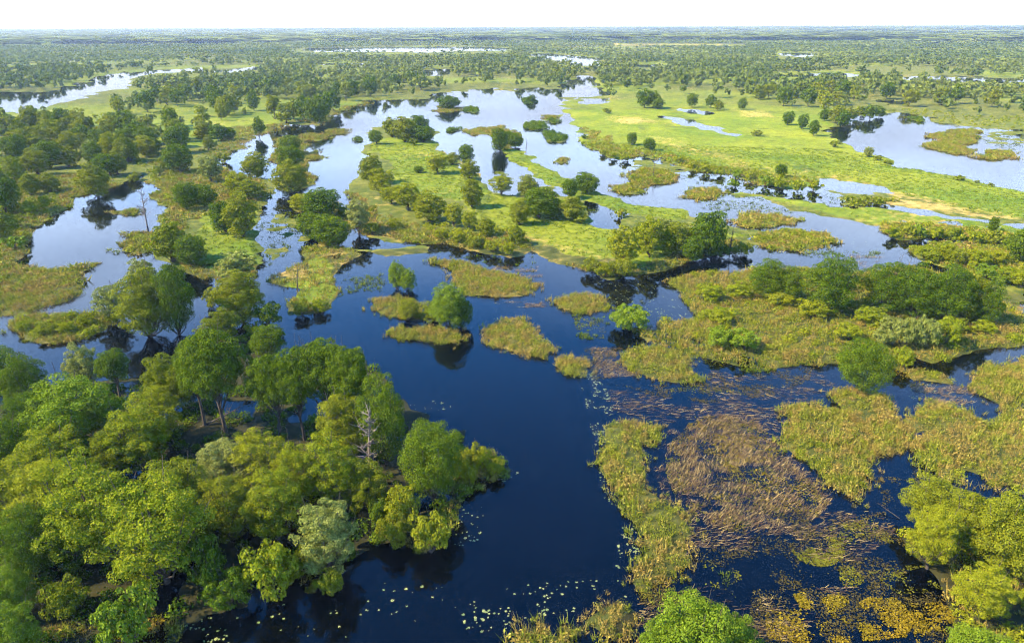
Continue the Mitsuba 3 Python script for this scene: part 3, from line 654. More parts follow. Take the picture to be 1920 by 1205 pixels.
# ------------------------------------------------------------------ placing trees and bushes
def seat(x, y):
    return max(float(land_height(np.array([[x, y]]))[0]), -.25)


def place_list(table, bush):
    spots = []
    for words, items in table.items():
        for it in sorted(items, key=lambda t: t[0]):
            spots.append((words, *it, *gp(it[0], it[1])))
    z = land_height(np.array([[s[6], s[7]] for s in spots]))
    by = {}
    for s in spots:
        by[s[0]] = by.get(s[0], 0) + 1
    seen = {}
    for s, h in zip(spots, z):
        words, px, py, top, wpx, kind, x, y = s
        h = max(h, -.25)
        depth = px_of((x, y, h))[2]
        width = wpx * depth / FPX
        tall = height_to(px, top, x, y, h)
        if not bush and tall > 19:
            tall = 19
        r = np.random.default_rng(int(px * 13 + py))
        name = 'bush' if bush else 'broadleaf_tree'
        key = numbered(name)
        plant(key, kind, x, y, h, width * 1.04, tall * (1.0 if bush else .98), r.uniform(0, 6.28), r, bush)
        seen[words] = seen.get(words, 0) + 1
        ratio = width / tall
        form = ('rounded ' if ratio < 1.6 else 'spreading ') if bush else ('slender ' if ratio < .5 else 'tall ' if ratio < .8 else 'round-crowned ' if ratio < 1.15 else 'broad ')
        place = 'standing ' if by[words] == 1 else f'{ORD[seen[words] - 1]} from left '
        note(key, f"{form}{KINDS[kind][5]} {'bush' if bush else 'tree'}, {place}{words}", 'bush' if bush else 'tree', f"{'bushes' if bush else 'trees'} {words}")


place_list(TREES, False)
place_list(BUSHES, True)

# far and filling vegetation: templates of clumped sprays, light enough to be many
def clump(r, W, H, lumps, per, leaf):
    cs = norm(r.normal(size=(lumps, 3))) * r.uniform(.3, .8, (lumps, 1)) * [W / 2, W / 2, H * .36] + [0, 0, H * .58]
    P, N = [], []
    for c in cs:
        d = norm(r.normal(size=(per, 3)) + [0, 0, .5])
        P.append(c + d * W * r.uniform(.12, .2) * r.uniform(.7, 1.1, (per, 1)))
        N.append(norm(d + r.normal(size=(per, 3)) * .35))
    P = np.vstack(P); P[:, 2] = np.maximum(P[:, 2], .05 * H)
    return leaf_quads(P, np.vstack(N), leaf * r.uniform(.7, 1.3, len(P)), r, .75)


rt = np.random.default_rng(77)
CLUMP_A = [clump(rt, 10, 11, 9, 6, 1.35) for _ in range(6)]
CLUMP_B = [clump(rt, 10, 11, 4, 3, 2.7) for _ in range(6)]
CLUMP_C = [clump(rt, 10, 10, 3, 5, 3.0) for _ in range(3)]


def far_fn(p, n, uv):
    t = nz(p.x * .01, p.y * .01, 3.0)
    col = mix((.105, .160, .026), (.225, .270, .052), uv.y * .4 + smoothstep(.3, .7, t) * .5)
    return col * (.7 + .5 * uv.x)


scene['leaf_far'] = {'type': 'principledthin', 'base_color': mikit.proc(far_fn), 'roughness': .6, 'diff_trans': .5, 'eta': 1.3}

# woods: the largest as trees of their own, the rest as one far mass
room = 300 - _count['broadleaf_tree'] - 1
cands = []
for wi, (poly, spacing, keep, kinds, words) in enumerate(WOODS):
    P = scatter_points(wpoly(poly), spacing, .45, keep, 100 + wi)
    h = land_height(P)
    sight = np.zeros(len(P), bool)
    for kk in (1.04, 1.10, 1.17):
        sight |= shapely.contains_xy(far_water, P[:, 0] * kk, P[:, 1] * kk)
    ok = (h > .08) & ~sight & ~shapely.contains_xy(straw_land, P[:, 0], P[:, 1])
    r = np.random.default_rng(300 + wi)
    for (x, y), hz in zip(P[ok], h[ok]):
        kind = kinds[int(r.integers(len(kinds)))]
        tall = (r.uniform(6, 10.5) if math.hypot(x, y) < 330 else r.uniform(6.5, 12.5)) if r.random() < .75 else r.uniform(4, 6.5)
        cands.append((tall / math.hypot(x, y), words, x, y, hz, kind, tall, tall * r.uniform(.65, 1.0)))


def clear_of_trees(x, y):
    return True


inside = []
for c in cands:
    u, v, _ = px_of((c[2], c[3], c[4] + c[6] * .6))
    if 4 < u < 1916:
        inside.append(c)
inside.sort(key=lambda c: -c[0])
own, rest = inside[:room], inside[room:] + [c for c in cands if c not in inside]
cells = {}
for c in own:
    u, v, _ = px_of((c[2], c[3], c[4]))
    cells.setdefault(c[1], []).append((v, u, c))
for words, items in cells.items():
    items.sort(key=lambda t: t[0])
    nb = max(1, math.ceil(len(items) / 9))
    rows = np.array_split(np.arange(len(items)), nb)
    for b, idx in enumerate(rows):
        line = sorted((items[i] for i in idx), key=lambda t: t[1])
        row = 'only row' if nb == 1 else 'farthest row' if b == 0 else 'nearest row' if b == nb - 1 else f'{ORD[b]} row from back'
        for k, (v, u, c) in enumerate(line):
            key = numbered('broadleaf_tree')
            r = np.random.default_rng(int(u * 31 + v))
            plant(key, c[5], c[2], c[3], c[4], c[7], c[6], r.uniform(0, 6.28), r)
            note(key, f"{KINDS[c[5]][5]} tree, {ORD[k]} from left, {row}, {words}", 'tree', f'trees in the {words}')

pos, siz = [np.array([[c[2], c[3], c[4]] for c in rest])], [np.array([[c[7] / 10, c[6] / 11] for c in rest])]


def polar(r0, r1, n, seed, azm=50):
    r = np.random.default_rng(seed)
    rad = np.sqrt(r.uniform(r0 ** 2, r1 ** 2, n)) if r1 / r0 < 2.6 else r0 * (r1 / r0) ** r.random(n)
    az = np.radians(r.uniform(-azm, azm, n))
    return np.stack([rad * np.sin(az), rad * np.cos(az)], 1), r


def on_far_land(p, straw_ok=False):
    w = warp(p)
    ok = shapely.contains_xy(FAR_LAND, w[:, 0], w[:, 1]) & ~shapely.contains_xy(far_water, w[:, 0], w[:, 1])
    veil = np.zeros(len(p), bool)
    for k in (1.04, 1.09, 1.15, 1.21):          # the open flats in front of the far water carry little wood
        veil |= shapely.contains_xy(far_water, p[:, 0] * k, p[:, 1] * k)
    ok &= ~veil | (np.random.default_rng(len(p)).random(len(p)) < .10)
    return ok & ~shapely.contains_xy(straw_land, p[:, 0], p[:, 1])


shapely.prepare(FAR_LAND); shapely.prepare(far_water)
p, r = polar(400, 1050, 11500, 1)
dens = smoothstep_np = np.clip((fb(p[:, 0], p[:, 1], .012, 3, 70) - .40) / .14, .06, 1) * np.clip((np.hypot(p[:, 0], p[:, 1]) - 350) / 200, .3, 1)
ok = on_far_land(p) & (r.random(len(p)) < dens * .9)
t = r.uniform(4, 10.5, ok.sum())
pos.append(np.column_stack([p[ok], np.full(ok.sum(), .3)])); siz.append(np.column_stack([t / 10 * r.uniform(.8, 1.1, len(t)), t / 11]))
pos, siz = np.vstack(pos), np.vstack(siz)
put('distant_trees', strew(CLUMP_A, pos, siz[:, 0] * 1.12, siz[:, 1], r.uniform(0, 6.28, len(pos)), r), 'leaf_far',
    label='loose wood and scrub beyond the lakes, too dense to count', cat='trees', kind='stuff')
p, r = polar(1000, 2400, 35000, 2)
d = np.hypot(p[:, 0], p[:, 1])
dens = np.clip((fb(p[:, 0], p[:, 1], .005, 3, 71) - .30) / .16, .08, 1)
ok = on_far_land(p) & (r.random(len(p)) < dens)
t = r.uniform(4, 9.5, ok.sum()) * np.clip(.8 + (d[ok] - 1400) / 2500, .8, 1.3)
put('distant_scrub', strew(CLUMP_B, np.column_stack([p[ok], np.full(ok.sum(), .3)]), t / 10 * 1.5, t / 11 * .85, r.uniform(0, 6.28, len(t)), r), 'leaf_far',
    label='pale green scrub woodland receding into the haze', cat='woodland', kind='stuff')
p, r = polar(2300, 14000, 12500, 3, 46)
d = np.hypot(p[:, 0], p[:, 1])
dens = np.clip((fb(p[:, 0], p[:, 1] * .5, .0012, 3, 72) - .30) / .1, .12, 1)
ok = on_far_land(p) & (r.random(len(p)) < dens)
d = d[ok]
gz2 = np.clip((d - 3500) / 6000, 0, 1) * 6 * fb(p[ok][:, 0], p[ok][:, 1], .0006, 3, 40)
put('distant_forest', strew(CLUMP_C, np.column_stack([p[ok], gz2]), d * .0095 * r.uniform(.6, 1.3, len(d)), r.uniform(11, 21, len(d)) / 10 * np.clip(d / 6000, .8, 1.3), r.uniform(0, 6.28, len(d)), r), 'leaf_far',
    label='dark blue-green forest along the horizon', cat='forest', kind='stuff')

# ------------------------------------------------------------------ sedge, reeds and grass
def tuft(r, n, h, spread, width):
    az = r.uniform(0, 6.28, n)
    root = np.stack([np.cos(az), np.sin(az), 0 * az], 1) * (r.random((n, 1)) ** .5) * spread * .55
    outd = np.stack([np.cos(az + r.normal(size=n) * .5), np.sin(az + r.normal(size=n) * .5), 0 * az], 1)
    tip = root + outd * spread * r.uniform(.15, .8, (n, 1)) + np.stack([0 * az, 0 * az, h * r.uniform(.55, 1.1, n)], 1)
    side = norm(np.cross(tip - root, r.normal(size=(n, 3)))) * width * r.uniform(.6, 1.3, (n, 1))
    v = np.stack([root - side - [0, 0, .12], root + side - [0, 0, .12], tip], 1).reshape(-1, 3)
    return v, np.arange(3 * n).reshape(-1, 3), np.repeat(np.stack([r.random(n), r.random(n)], 1), 3, 0)


rg = np.random.default_rng(5)


def leafy_tuft(r, blades, h, spread, width, leaves, leaf):
    a = tuft(r, blades, h, spread, width)
    d = norm(r.normal(size=(leaves, 3)) + [0, 0, .5]); d[:, 2] = np.abs(d[:, 2])
    return join([a, leaf_quads(d * r.uniform(.5, 1.0, (leaves, 1)) * [spread * .8, spread * .8, h * .75], norm(d + r.normal(size=(leaves, 3)) * .6), leaf * r.uniform(.6, 1.3, leaves), r, .45)])


SEDGE = [leafy_tuft(rg, 9, .75, .55, .040, 17, .105) for _ in range(8)]
SEDGE_FAR = [leafy_tuft(rg, 6, .75, .8, .09, 9, .24) for _ in range(6)]
GRASS = [tuft(rg, 12, .55, .5, .075) for _ in range(5)]


def dome(r, n, leaf):
    d = norm(r.normal(size=(n, 3)) * [1, 1, .9] + [0, 0, .45]); d[:, 2] = np.abs(d[:, 2])
    k = r.uniform(.55, 1.05, (n, 1))
    lump = 1 + .25 * (meshkit.noise(d * 2.3 + r.uniform(0, 50, 3))[:, None] - .5) * 2
    return leaf_quads(d * k * lump, norm(d + r.normal(size=(n, 3)) * .5), leaf * r.uniform(.6, 1.3, n), r)


DOME = [dome(rg, 170, .13) for _ in range(5)]
DOME_FAR = [dome(rg, 60, .22) for _ in range(4)]
HERB = [dome(rg, 100, .11) for _ in range(6)]


def sedge_mesh(P, seed, tall=1.0, fringe=None):
    r = np.random.default_rng(seed)
    h = land_height(P)
    m = h > -.10 - .5 * r.random(len(h)) ** 2
    P, h = P[m], h[m]
    if fringe is not None and len(fringe):       # stragglers standing in the water off the edge
        P, h = np.vstack([P, fringe]), np.concatenate([h, np.full(len(fringe), -.02)])
    if not len(P):
        return None
    d = np.hypot(P[:, 0], P[:, 1])
    big = fb(P[:, 0], P[:, 1], .5, 2, 15)
    s = r.uniform(.65, 1.25, len(P)) * np.clip(.15 + 1.7 * big, .6, 1.6)
    keep = r.random(len(P)) < np.clip((big - .22) / .12, .75, 1)
    P, h, d, s = P[keep], h[keep], d[keep], s[keep]
    if not len(P):
        return None
    pos3 = np.column_stack([P, np.maximum(h, -.02)])
    near = d < 150
    out = []
    for m, tpl, k in ((near, SEDGE, 1.0), (~near, SEDGE_FAR, 1.25)):
        if m.any():
            out.append(strew(tpl, pos3[m], s[m] * k, s[m] * tall * 1.05, r.uniform(0, 6.28, m.sum()), r, .25))
    return join(out) if out else None


def herb_mesh(P, seed):
    """Waist-high mounds of broad-leaved marsh herbs."""
    r = np.random.default_rng(seed)
    h = land_height(P)
    m = h > -.2 * r.random(len(h))
    P, h = P[m], h[m]
    if not len(P):
        return None
    s = r.uniform(.4, .95, len(P)) * (.6 + .8 * fb(P[:, 0], P[:, 1], .3, 2, 16))
    return strew(HERB, np.column_stack([P, np.maximum(h, 0)]), s, s * r.uniform(.8, 1.2, len(P)), r.uniform(0, 6.28, len(P)), r)


def scrub_mesh(P, seed, low=.5, high=1.5):
    r = np.random.default_rng(seed)
    h = land_height(P)
    P, h = P[h > -.05], h[h > -.05]
    if not len(P):
        return None
    near = np.hypot(P[:, 0], P[:, 1]) < 150
    s = r.uniform(low, high, len(P))
    pos3 = np.column_stack([P, h])
    out = []
    for m, tpl in ((near, DOME), (~near, DOME_FAR)):
        if m.any():
            out.append(strew(tpl, pos3[m], s[m], s[m] * r.uniform(.7, 1.05, m.sum()), r.uniform(0, 6.28, m.sum()), r))
    return join(out)


for k, (poly, look, words) in enumerate(ISLETS):
    g = wpoly(poly)
    d = math.hypot(*g.centroid.coords[0])
    name = numbered({'sedge': 'sedge_islet', 'mixed': 'scrub_islet', 'bush': 'bush_islet'}[look])
    g2 = g.buffer(.5).difference(pools)
    if look in ('sedge', 'mixed'):
        m = sedge_mesh(scatter_points(g2, .62 if d < 130 else .8, .5, 1, 500 + k), 600 + k, fringe=scatter_points(g.buffer(1.6 if d < 130 else 2.4).difference(g), .62 if d < 130 else .9, .5, .2, 560 + k))
        if m is not None:
            put(f'{name}__sedge', m, 'sedge_blades')
            labels[f'{name}__sedge'] = {'kind': 'stuff'}
    if look == 'sedge' and d < 150:
        m = herb_mesh(scatter_points(g2, 1.25, .6, .9, 650 + k), 660 + k)
        if m is not None:
            put(f'{name}__herbs', m, 'sedge_blades')
            labels[f'{name}__herbs'] = {'kind': 'stuff'}
    if look == 'sedge':
        sp, keep, lo, hi = 4.0, .4, .4, .85
    else:
        sp, keep, lo, hi = (1.9, .75, .7, 1.6) if look == 'mixed' else (1.3, 1, .9, 1.9)
        sp *= 1 if d < 150 else 1.35
    Q = scatter_points(g, sp, .5, keep, 700 + k) if look != 'sedge' or d < 130 else np.zeros((0, 2))
    if len(Q) == 0 and look == 'bush':
        Q = np.array(g.centroid.coords)
    hz = land_height(Q)
    r = np.random.default_rng(800 + k)
    for j, ((x, y), z) in enumerate(zip(Q, hz)):
        if look != 'bush' and z < -.05:
            continue
        s = r.uniform(lo, hi)
        tpl = (DOME if d < 150 else DOME_FAR)[int(r.integers(4))]
        m = strew([tpl], np.array([[x, y, max(z, 0)]]), np.array([s]), np.array([s * r.uniform(.7, 1.0)]), np.array([r.uniform(0, 6.28)]), r)
        put(f'{name}__bush' + (f'_{j:03d}' if j else ''), m, 'leaf_oak' if look == 'bush' and d > 240 else 'leaf_olive' if look == 'bush' or (j + k) % 3 == 0 else 'leaf_yellow')
    note(name, words, 'islet')

# the marsh on the big land masses
MARSH = [(OAK_LAND, .75, .9), ([(-100, 505), (130, 500), (185, 490), (160, 512), (150, 555), (60, 592), (-100, 600)], .75, .9), (WILLOW_BELT, .9, .9), (EAST_SHORE, .85, .9),
         ([(655, 355), (700, 375), (700, 420), (760, 425), (850, 440), (990, 445), (995, 470), (900, 470), (840, 462), (760, 445), (690, 440)], .85, .9),
         ([(1120, 275), (1262, 295), (1400, 325), (1545, 345), (1440, 352), (1330, 328), (1215, 293), (1130, 293)], 1.2, .8), ([(1085, 237), (1100, 240), (1150, 270), (1160, 290), (1118, 280)], 1.3, .8),
         ([(40, 395), (130, 380), (95, 405), (60, 430), (55, 455), (70, 470), (20, 500), (-100, 505), (-100, 420)], .9, .9), ([(240, 330), (262, 326), (300, 360), (310, 440), (345, 500), (380, 510), (340, 420), (320, 350)], .9, .8),
         ([(230, 345), (150, 365), (90, 400), (80, 380), (150, 340)], 1.0, .8), ([(1040, 490), (1140, 520), (1270, 500), (1400, 466), (1380, 450), (1270, 485), (1140, 505)], .85, .9),
         (NW_ISLET, 1.0, .7), (MID_ISLET, .9, .8), (SPIT_TOP, 1.2, 1.0), ([(560, 1100), (620, 1060), (700, 1015), (790, 1035), (850, 990), (862, 930), (952, 885), (900, 820), (850, 840), (840, 930), (780, 1000), (640, 1040), (520, 1090)], .6, .9),
         ([(80, 1180), (300, 1150), (330, 1205), (60, 1230)], .6, .7), (FLOODED_SPIT, .8, .7), (SE_BANK, .8, .7)]
MARSH += [([(1180, 616), (1300, 620), (1400, 650), (1520, 676), (1570, 698), (1440, 690), (1330, 668), (1220, 648)], .7, .85), ([(300, 300), (480, 340), (500, 372), (490, 400), (430, 400), (340, 420), (300, 360)], 1.1, .8), ([(430, 240), (560, 232), (480, 262), (440, 290), (405, 300), (380, 290)], 1.4, .8), ([(-60, 350), (150, 328), (235, 345), (160, 366), (60, 400), (-60, 420)], 1.1, .8),
          ([(560, 225), (700, 186), (720, 184), (660, 205), (600, 236)], 1.6, .8), ([(380, 520), (345, 500), (400, 500), (480, 490), (478, 508), (430, 522)], .9, .8)]
P = np.vstack([scatter_points(wpoly(poly), sp, .5, keep, 900 + k) for k, (poly, sp, keep) in enumerate(MARSH)])
put('marsh_sedge', sedge_mesh(P, 31), 'sedge_blades', label='tawny and olive sedge covering the marshy shores', cat='sedge', kind='stuff')
P = np.vstack([scatter_points(wpoly(poly), 1.45, .6, .85, 940 + k) for k, poly in enumerate([OAK_LAND, [(-100, 505), (130, 500), (185, 490), (160, 512), (150, 555), (60, 592), (-100, 600)], EAST_SHORE, [(700, 400), (850, 440), (990, 445), (995, 470), (840, 462), (720, 440)], [(860, 815), (955, 880), (920, 892), (880, 885), (850, 850)]])])
put('marsh_herbs', herb_mesh(P, 35), 'sedge_blades', label='waist-high mounds of rusty and olive herbs on the marshy shores', cat='herbs', kind='stuff')
SCRUB = [(OAK_LAND, 3.0, .5), (WILLOW_BELT, 2.2, .8), (EAST_SHORE, 2.2, .8), ([(800, 420), (990, 440), (995, 470), (900, 470), (840, 455)], 2.2, .7), ([(1085, 262), (1262, 293), (1400, 322), (1545, 342), (1500, 358), (1440, 350), (1330, 326), (1190, 286), (1130, 292)], 2.6, .8),
         ([(-100, 395), (80, 370), (230, 330), (130, 385), (60, 430), (20, 490), (-100, 500)], 2.8, .6), ([(1640, 212), (1780, 230), (1920, 246), (2100, 250), (2100, 225), (1860, 222), (1700, 205)], 4, .7), ([(260, 300), (340, 330), (330, 400), (300, 350)], 2.6, .6),
         ([(300, 610), (440, 590), (500, 640), (420, 690), (330, 690)], 2.4, .5), (SE_BANK, 2.2, .6)]
P = np.vstack([scatter_points(wpoly(poly), sp, .5, keep, 950 + k) for k, (poly, sp, keep) in enumerate(SCRUB)])
put('willow_scrub', scrub_mesh(P, 33, .55, 1.5), 'leaf_yellow', label='low yellow-green willow scrub mixed into the marshy shores', cat='scrub', kind='stuff')
P = scatter_points(wpoly(GROVE), 1.9, .55, .62, 971)
put('understorey', scrub_mesh(P, 34, .5, 1.3), 'leaf_oak', label='dark low undergrowth on the muddy floor of the near grove', cat='undergrowth', kind='stuff')
# meadow grass within sight
P = scatter_points(meadow_land.intersection(dry_land).intersection(Point(0, 0).buffer(300)), 1.5, .5, .85, 41)
hh = land_height(P); P, hh = P[hh > .12], hh[hh > .12]
r = np.random.default_rng(42)
s = r.uniform(.7, 1.5, len(P)) * (.7 + .7 * fb(P[:, 0], P[:, 1], .15, 2, 43))
put('meadow_grass', strew(GRASS, np.column_stack([P, hh]), s * 1.2, s * .5, r.uniform(0, 6.28, len(P)), r, .2), 'green_blades', label='bright green grass of the flooded meadows', cat='grass', kind='stuff')
# grass and rushes standing in shallow water
WADING = [([(1075, 590), (1140, 595), (1152, 615), (1110, 637), (1080, 617)], .5, .5), ([(1170, 616), (1232, 612), (1330, 650), (1450, 668), (1565, 697), (1400, 690), (1250, 655)], .5, .75), ([(500, 395), (575, 390), (590, 440), (550, 470), (490, 500), (485, 440)], .8, .35),
          ([(655, 520), (720, 515), (715, 545), (660, 545)], .6, .5), ([(590, 540), (660, 500), (690, 520), (640, 560)], .7, .3), ([(1290, 372), (1420, 362), (1600, 388), (1800, 412), (1920, 428), (1920, 446), (1700, 430), (1500, 398), (1300, 395)], 1.1, .5),
          ([(1380, 430), (1470, 425), (1440, 470), (1390, 470)], .8, .5), ([(1240, 320), (1330, 330), (1440, 352), (1560, 362), (1700, 385), (1700, 395), (1480, 372), (1300, 350)], 1.2, .35), ([(1060, 385), (1180, 405), (1290, 425), (1250, 430), (1100, 400)], .9, .5),
          ([(1830, 525), (1930, 530), (1930, 590), (1870, 575)], .6, .5), ([(820, 470), (990, 478), (1010, 510), (900, 495)], .8, .2), ([(1500, 470), (1660, 470), (1640, 482), (1520, 482)], .7, .4), ([(1830, 250), (1925, 246), (1925, 285), (1840, 270)], 1.5, .5), ([(1355, 1075), (1395, 1070), (1405, 1100), (1365, 1105)], .35, .5)]
P = np.vstack([scatter_points(wpoly(poly), sp, .6, keep, 980 + k) for k, (poly, sp, keep) in enumerate(WADING)])
P = P[fb(P[:, 0], P[:, 1], .25, 3, 44) > .44]
s = r.uniform(.6, 1.3, len(P))
WADE_ALGAE = [(poly, int(wpoly(poly).area * 1.3 * k)) for poly, _, k in WADING]
put('water_grass', strew(GRASS, np.column_stack([P, np.full(len(P), -.08)]), s, s * .9, r.uniform(0, 6.28, len(P)), r, .3), 'green_blades', label='thin green grass standing in shallow water', cat='grass', kind='stuff')

# dead reeds: stalks lying and leaning in the water, combed by the current
def reeds(poly, n, seed, along, upright, length=1.5, swirl=.9):
    r = np.random.default_rng(seed)
    g = wpoly(poly); x0, y0, x1, y1 = g.bounds
    p = np.column_stack([r.uniform(x0, x1, n * 4), r.uniform(y0, y1, n * 4)])
    w = warp(p)
    p = p[shapely.contains_xy(g, w[:, 0], w[:, 1])]
    thick = meshkit.fbm(np.column_stack([p[:, 0] * (.5 if seed == 51 else .28), p[:, 1] * .6, 0 * p[:, 0]]), 4, seed % 50)
    p = p[r.random(len(p)) < np.clip((thick - .44) / .14, .04, 1)][:n]
    a = along + (fb(p[:, 0], p[:, 1], .09, 2, 9) - .5) * swirl + r.normal(size=len(p)) * .16
    el = np.where(r.random(len(p)) < upright, r.uniform(.5, 1.45, len(p)), r.uniform(-.02, .14, len(p)))
    L = length * r.uniform(.15, .5, len(p))
    dvec = np.stack([np.cos(a) * np.cos(el), np.sin(a) * np.cos(el), np.sin(el)], 1)
    root = np.column_stack([p, r.uniform(-.01, .06, len(p))])
    side = norm(np.cross(dvec, r.normal(size=(len(p), 3)) * .4 + [0, 0, 1])) * r.uniform(.010, .028, (len(p), 1))
    tip = root + dvec * L[:, None]
    v = np.stack([root - side, root + side, tip + side * .5, tip - side * .5], 1).reshape(-1, 3)
    v[:, 2] = np.maximum(v[:, 2], -.03)
    k = np.arange(len(p))[:, None] * 4
    return v, np.concatenate([k + [[0, 1, 2]], k + [[0, 2, 3]]], 1).reshape(-1, 3), np.repeat(np.stack([r.random(len(p)), r.random(len(p))], 1), 4, 0)


HEART = [(1255, 845), (1295, 800), (1350, 780), (1420, 790), (1470, 852), (1520, 905), (1560, 945), (1520, 985), (1450, 988), (1380, 1002), (1320, 992), (1275, 945), (1250, 890)]
put('dead_reeds', join([
    reeds(HEART, 6000, 51, .3, .72, 1.25, 2.0), reeds([(1225, 835), (1290, 790), (1350, 775), (1425, 785), (1480, 850), (1530, 900), (1570, 945), (1520, 1000), (1380, 1015), (1290, 1000), (1250, 945), (1225, 880)], 3000, 66, .3, .6, 1.2, 2.0),
    reeds([(1140, 735), (1240, 742), (1330, 760), (1480, 740), (1540, 720), (1500, 770), (1400, 790), (1290, 800), (1200, 790), (1140, 770)], 1000, 52, .05, .05, 1.9),
    reeds([(1330, 690), (1450, 700), (1560, 700), (1580, 740), (1490, 765), (1470, 850), (1400, 780), (1320, 740)], 1100, 53, -.2, .05, 1.7),
    reeds([(1230, 1000), (1300, 990), (1450, 985), (1560, 945), (1640, 960), (1680, 1000), (1600, 1060), (1480, 1050), (1340, 1040), (1250, 1030)], 1200, 54, .15, .06, 1.6),
    reeds([(1180, 1130), (1300, 1100), (1420, 1120), (1480, 1110), (1600, 1100), (1480, 1205), (1190, 1205)], 900, 55, .1, .08, 1.4),
    reeds([(1110, 650), (1170, 655), (1172, 690), (1200, 705), (1140, 712), (1115, 690)], 1300, 56, .3, .15, 1.2),
    reeds([(740, 425), (790, 430), (800, 445), (700, 445), (690, 432)], 900, 58, .1, .1, 1.4), reeds([(920, 565), (1040, 570), (1010, 585), (930, 580)], 500, 59, .0, .1, 1.6), reeds([(920, 500), (1010, 500), (1020, 520), (950, 520)], 900, 60, .1, .3, 1.3),
    reeds([(1590, 478), (1660, 480), (1650, 505), (1600, 500)], 500, 61, .1, .3, 1.3), reeds([(60, 560), (120, 565), (150, 590), (60, 595)], 700, 62, .1, .3, 1.2), reeds([(1870, 560), (1930, 575), (1930, 600), (1890, 590)], 500, 63, .1, .3, 1.2),
    reeds([(1700, 720), (1800, 715), (1850, 740), (1830, 770), (1740, 760)], 1200, 64, .1, .3, 1.2)]), 'dead_stalks',
    label='brown dead reeds lying and leaning in dark water in a swirl', cat='reeds', kind='stuff')


def float_leaves(polys, n, seed, size, thr, freq=.45, top=.10):
    out = []
    r = np.random.default_rng(seed)
    for poly, m in polys:
        g = wpoly(poly); x0, y0, x1, y1 = g.bounds
        p = np.column_stack([r.uniform(x0, x1, m * 6), r.uniform(y0, y1, m * 6)])
        w = warp(p)
        p = p[shapely.contains_xy(g, w[:, 0], w[:, 1])]
        p = p[r.random(len(p)) < np.clip((fb(p[:, 0], p[:, 1], freq, 3, seed) - thr + .06) / .24, 0, 1) ** 1.6][:m]
        out.append(np.column_stack([p, r.uniform(.01, top, len(p))]))
    c = np.vstack(out)
    return leaf_quads(c, norm(r.normal(size=(len(c), 3)) * .35 + [0, 0, 1]), size * r.uniform(.5, 1.3, len(c)), r, .7)


put('yellow_water_plants', float_leaves([([(1490, 1115), (1560, 1110), (1600, 1135), (1560, 1150), (1500, 1140)], 900), ([(1590, 1140), (1640, 1120), (1690, 1125), (1720, 1170), (1700, 1205), (1620, 1205)], 1900), ([(1700, 1130), (1800, 1150), (1830, 1230), (1720, 1230)], 1000),
    ([(1440, 1140), (1600, 1150), (1600, 1230), (1440, 1230)], 1200), ([(1200, 1090), (1290, 1060), (1270, 1100), (1200, 1110)], 250), ([(80, 1170), (310, 1160), (330, 1230), (80, 1230)], 900), ([(1660, 690), (1790, 715), (1700, 730)], 500), (HEART, 2000), ([(1300, 780), (1420, 785), (1500, 880), (1380, 900)], 900), ([(510, 1090), (600, 1085), (590, 1115), (520, 1125)], 350)], 0, 71, .10, .46, freq=.7), 'yellow_leaves',
    label='golden yellow floating water plants at the bottom right', cat='water plants', kind='stuff')
put('floating_algae', float_leaves([(ell(1540, 1040, 48, 30), 1500), (ell(1592, 1085, 24, 24), 350), (ell(1378, 1085, 20, 18), 200), ([(1300, 1050), (1420, 1100), (1400, 1130), (1320, 1100)], 200), ([(1620, 1080), (1760, 1060), (1800, 1120), (1680, 1130)], 800), ([(1440, 1000), (1640, 970), (1680, 1020), (1500, 1030)], 700), (HEART, 2200),
    ([(1075, 595), (1150, 600), (1140, 635), (1090, 625)], 500), ([(1180, 620), (1330, 650), (1560, 695), (1300, 680)], 1500), ([(1250, 720), (1350, 715), (1400, 740), (1260, 740)], 300)], 0, 72, .10, .46, top=.04), 'algae_leaves',
    label='olive green algae and weed floating in the dark water', cat='algae', kind='stuff')

put('submerged_weed', float_leaves([([(1200, 1020), (1450, 990), (1660, 960), (1700, 1020), (1690, 1120), (1480, 1100), (1300, 1060)], 3500), ([(1420, 1090), (1700, 1100), (1800, 1150), (1800, 1230), (1400, 1230)], 4500), (HEART, 4500),
    ([(1130, 720), (1330, 760), (1540, 715), (1560, 690), (1330, 690), (1200, 725)], 3500), ([(1110, 650), (1170, 655), (1200, 705), (1110, 715)], 900), ([(1180, 1110), (1290, 1075), (1300, 1110), (1200, 1160)], 900), ([(1660, 960), (1720, 900), (1720, 860), (1640, 900)], 700)], 0, 74, .11, .44, freq=.5, top=.03), 'murk_leaves',
    label='dark brown weed and litter half sunk in the water at lower right', cat='water weed', kind='stuff')
c = float_leaves(WADE_ALGAE, 0, 73, .26, .47, freq=.2, top=.05)
put('shallow_weed', c, 'green_blades', label='green weed spread over the shallow flooded grass', cat='water weed', kind='stuff')

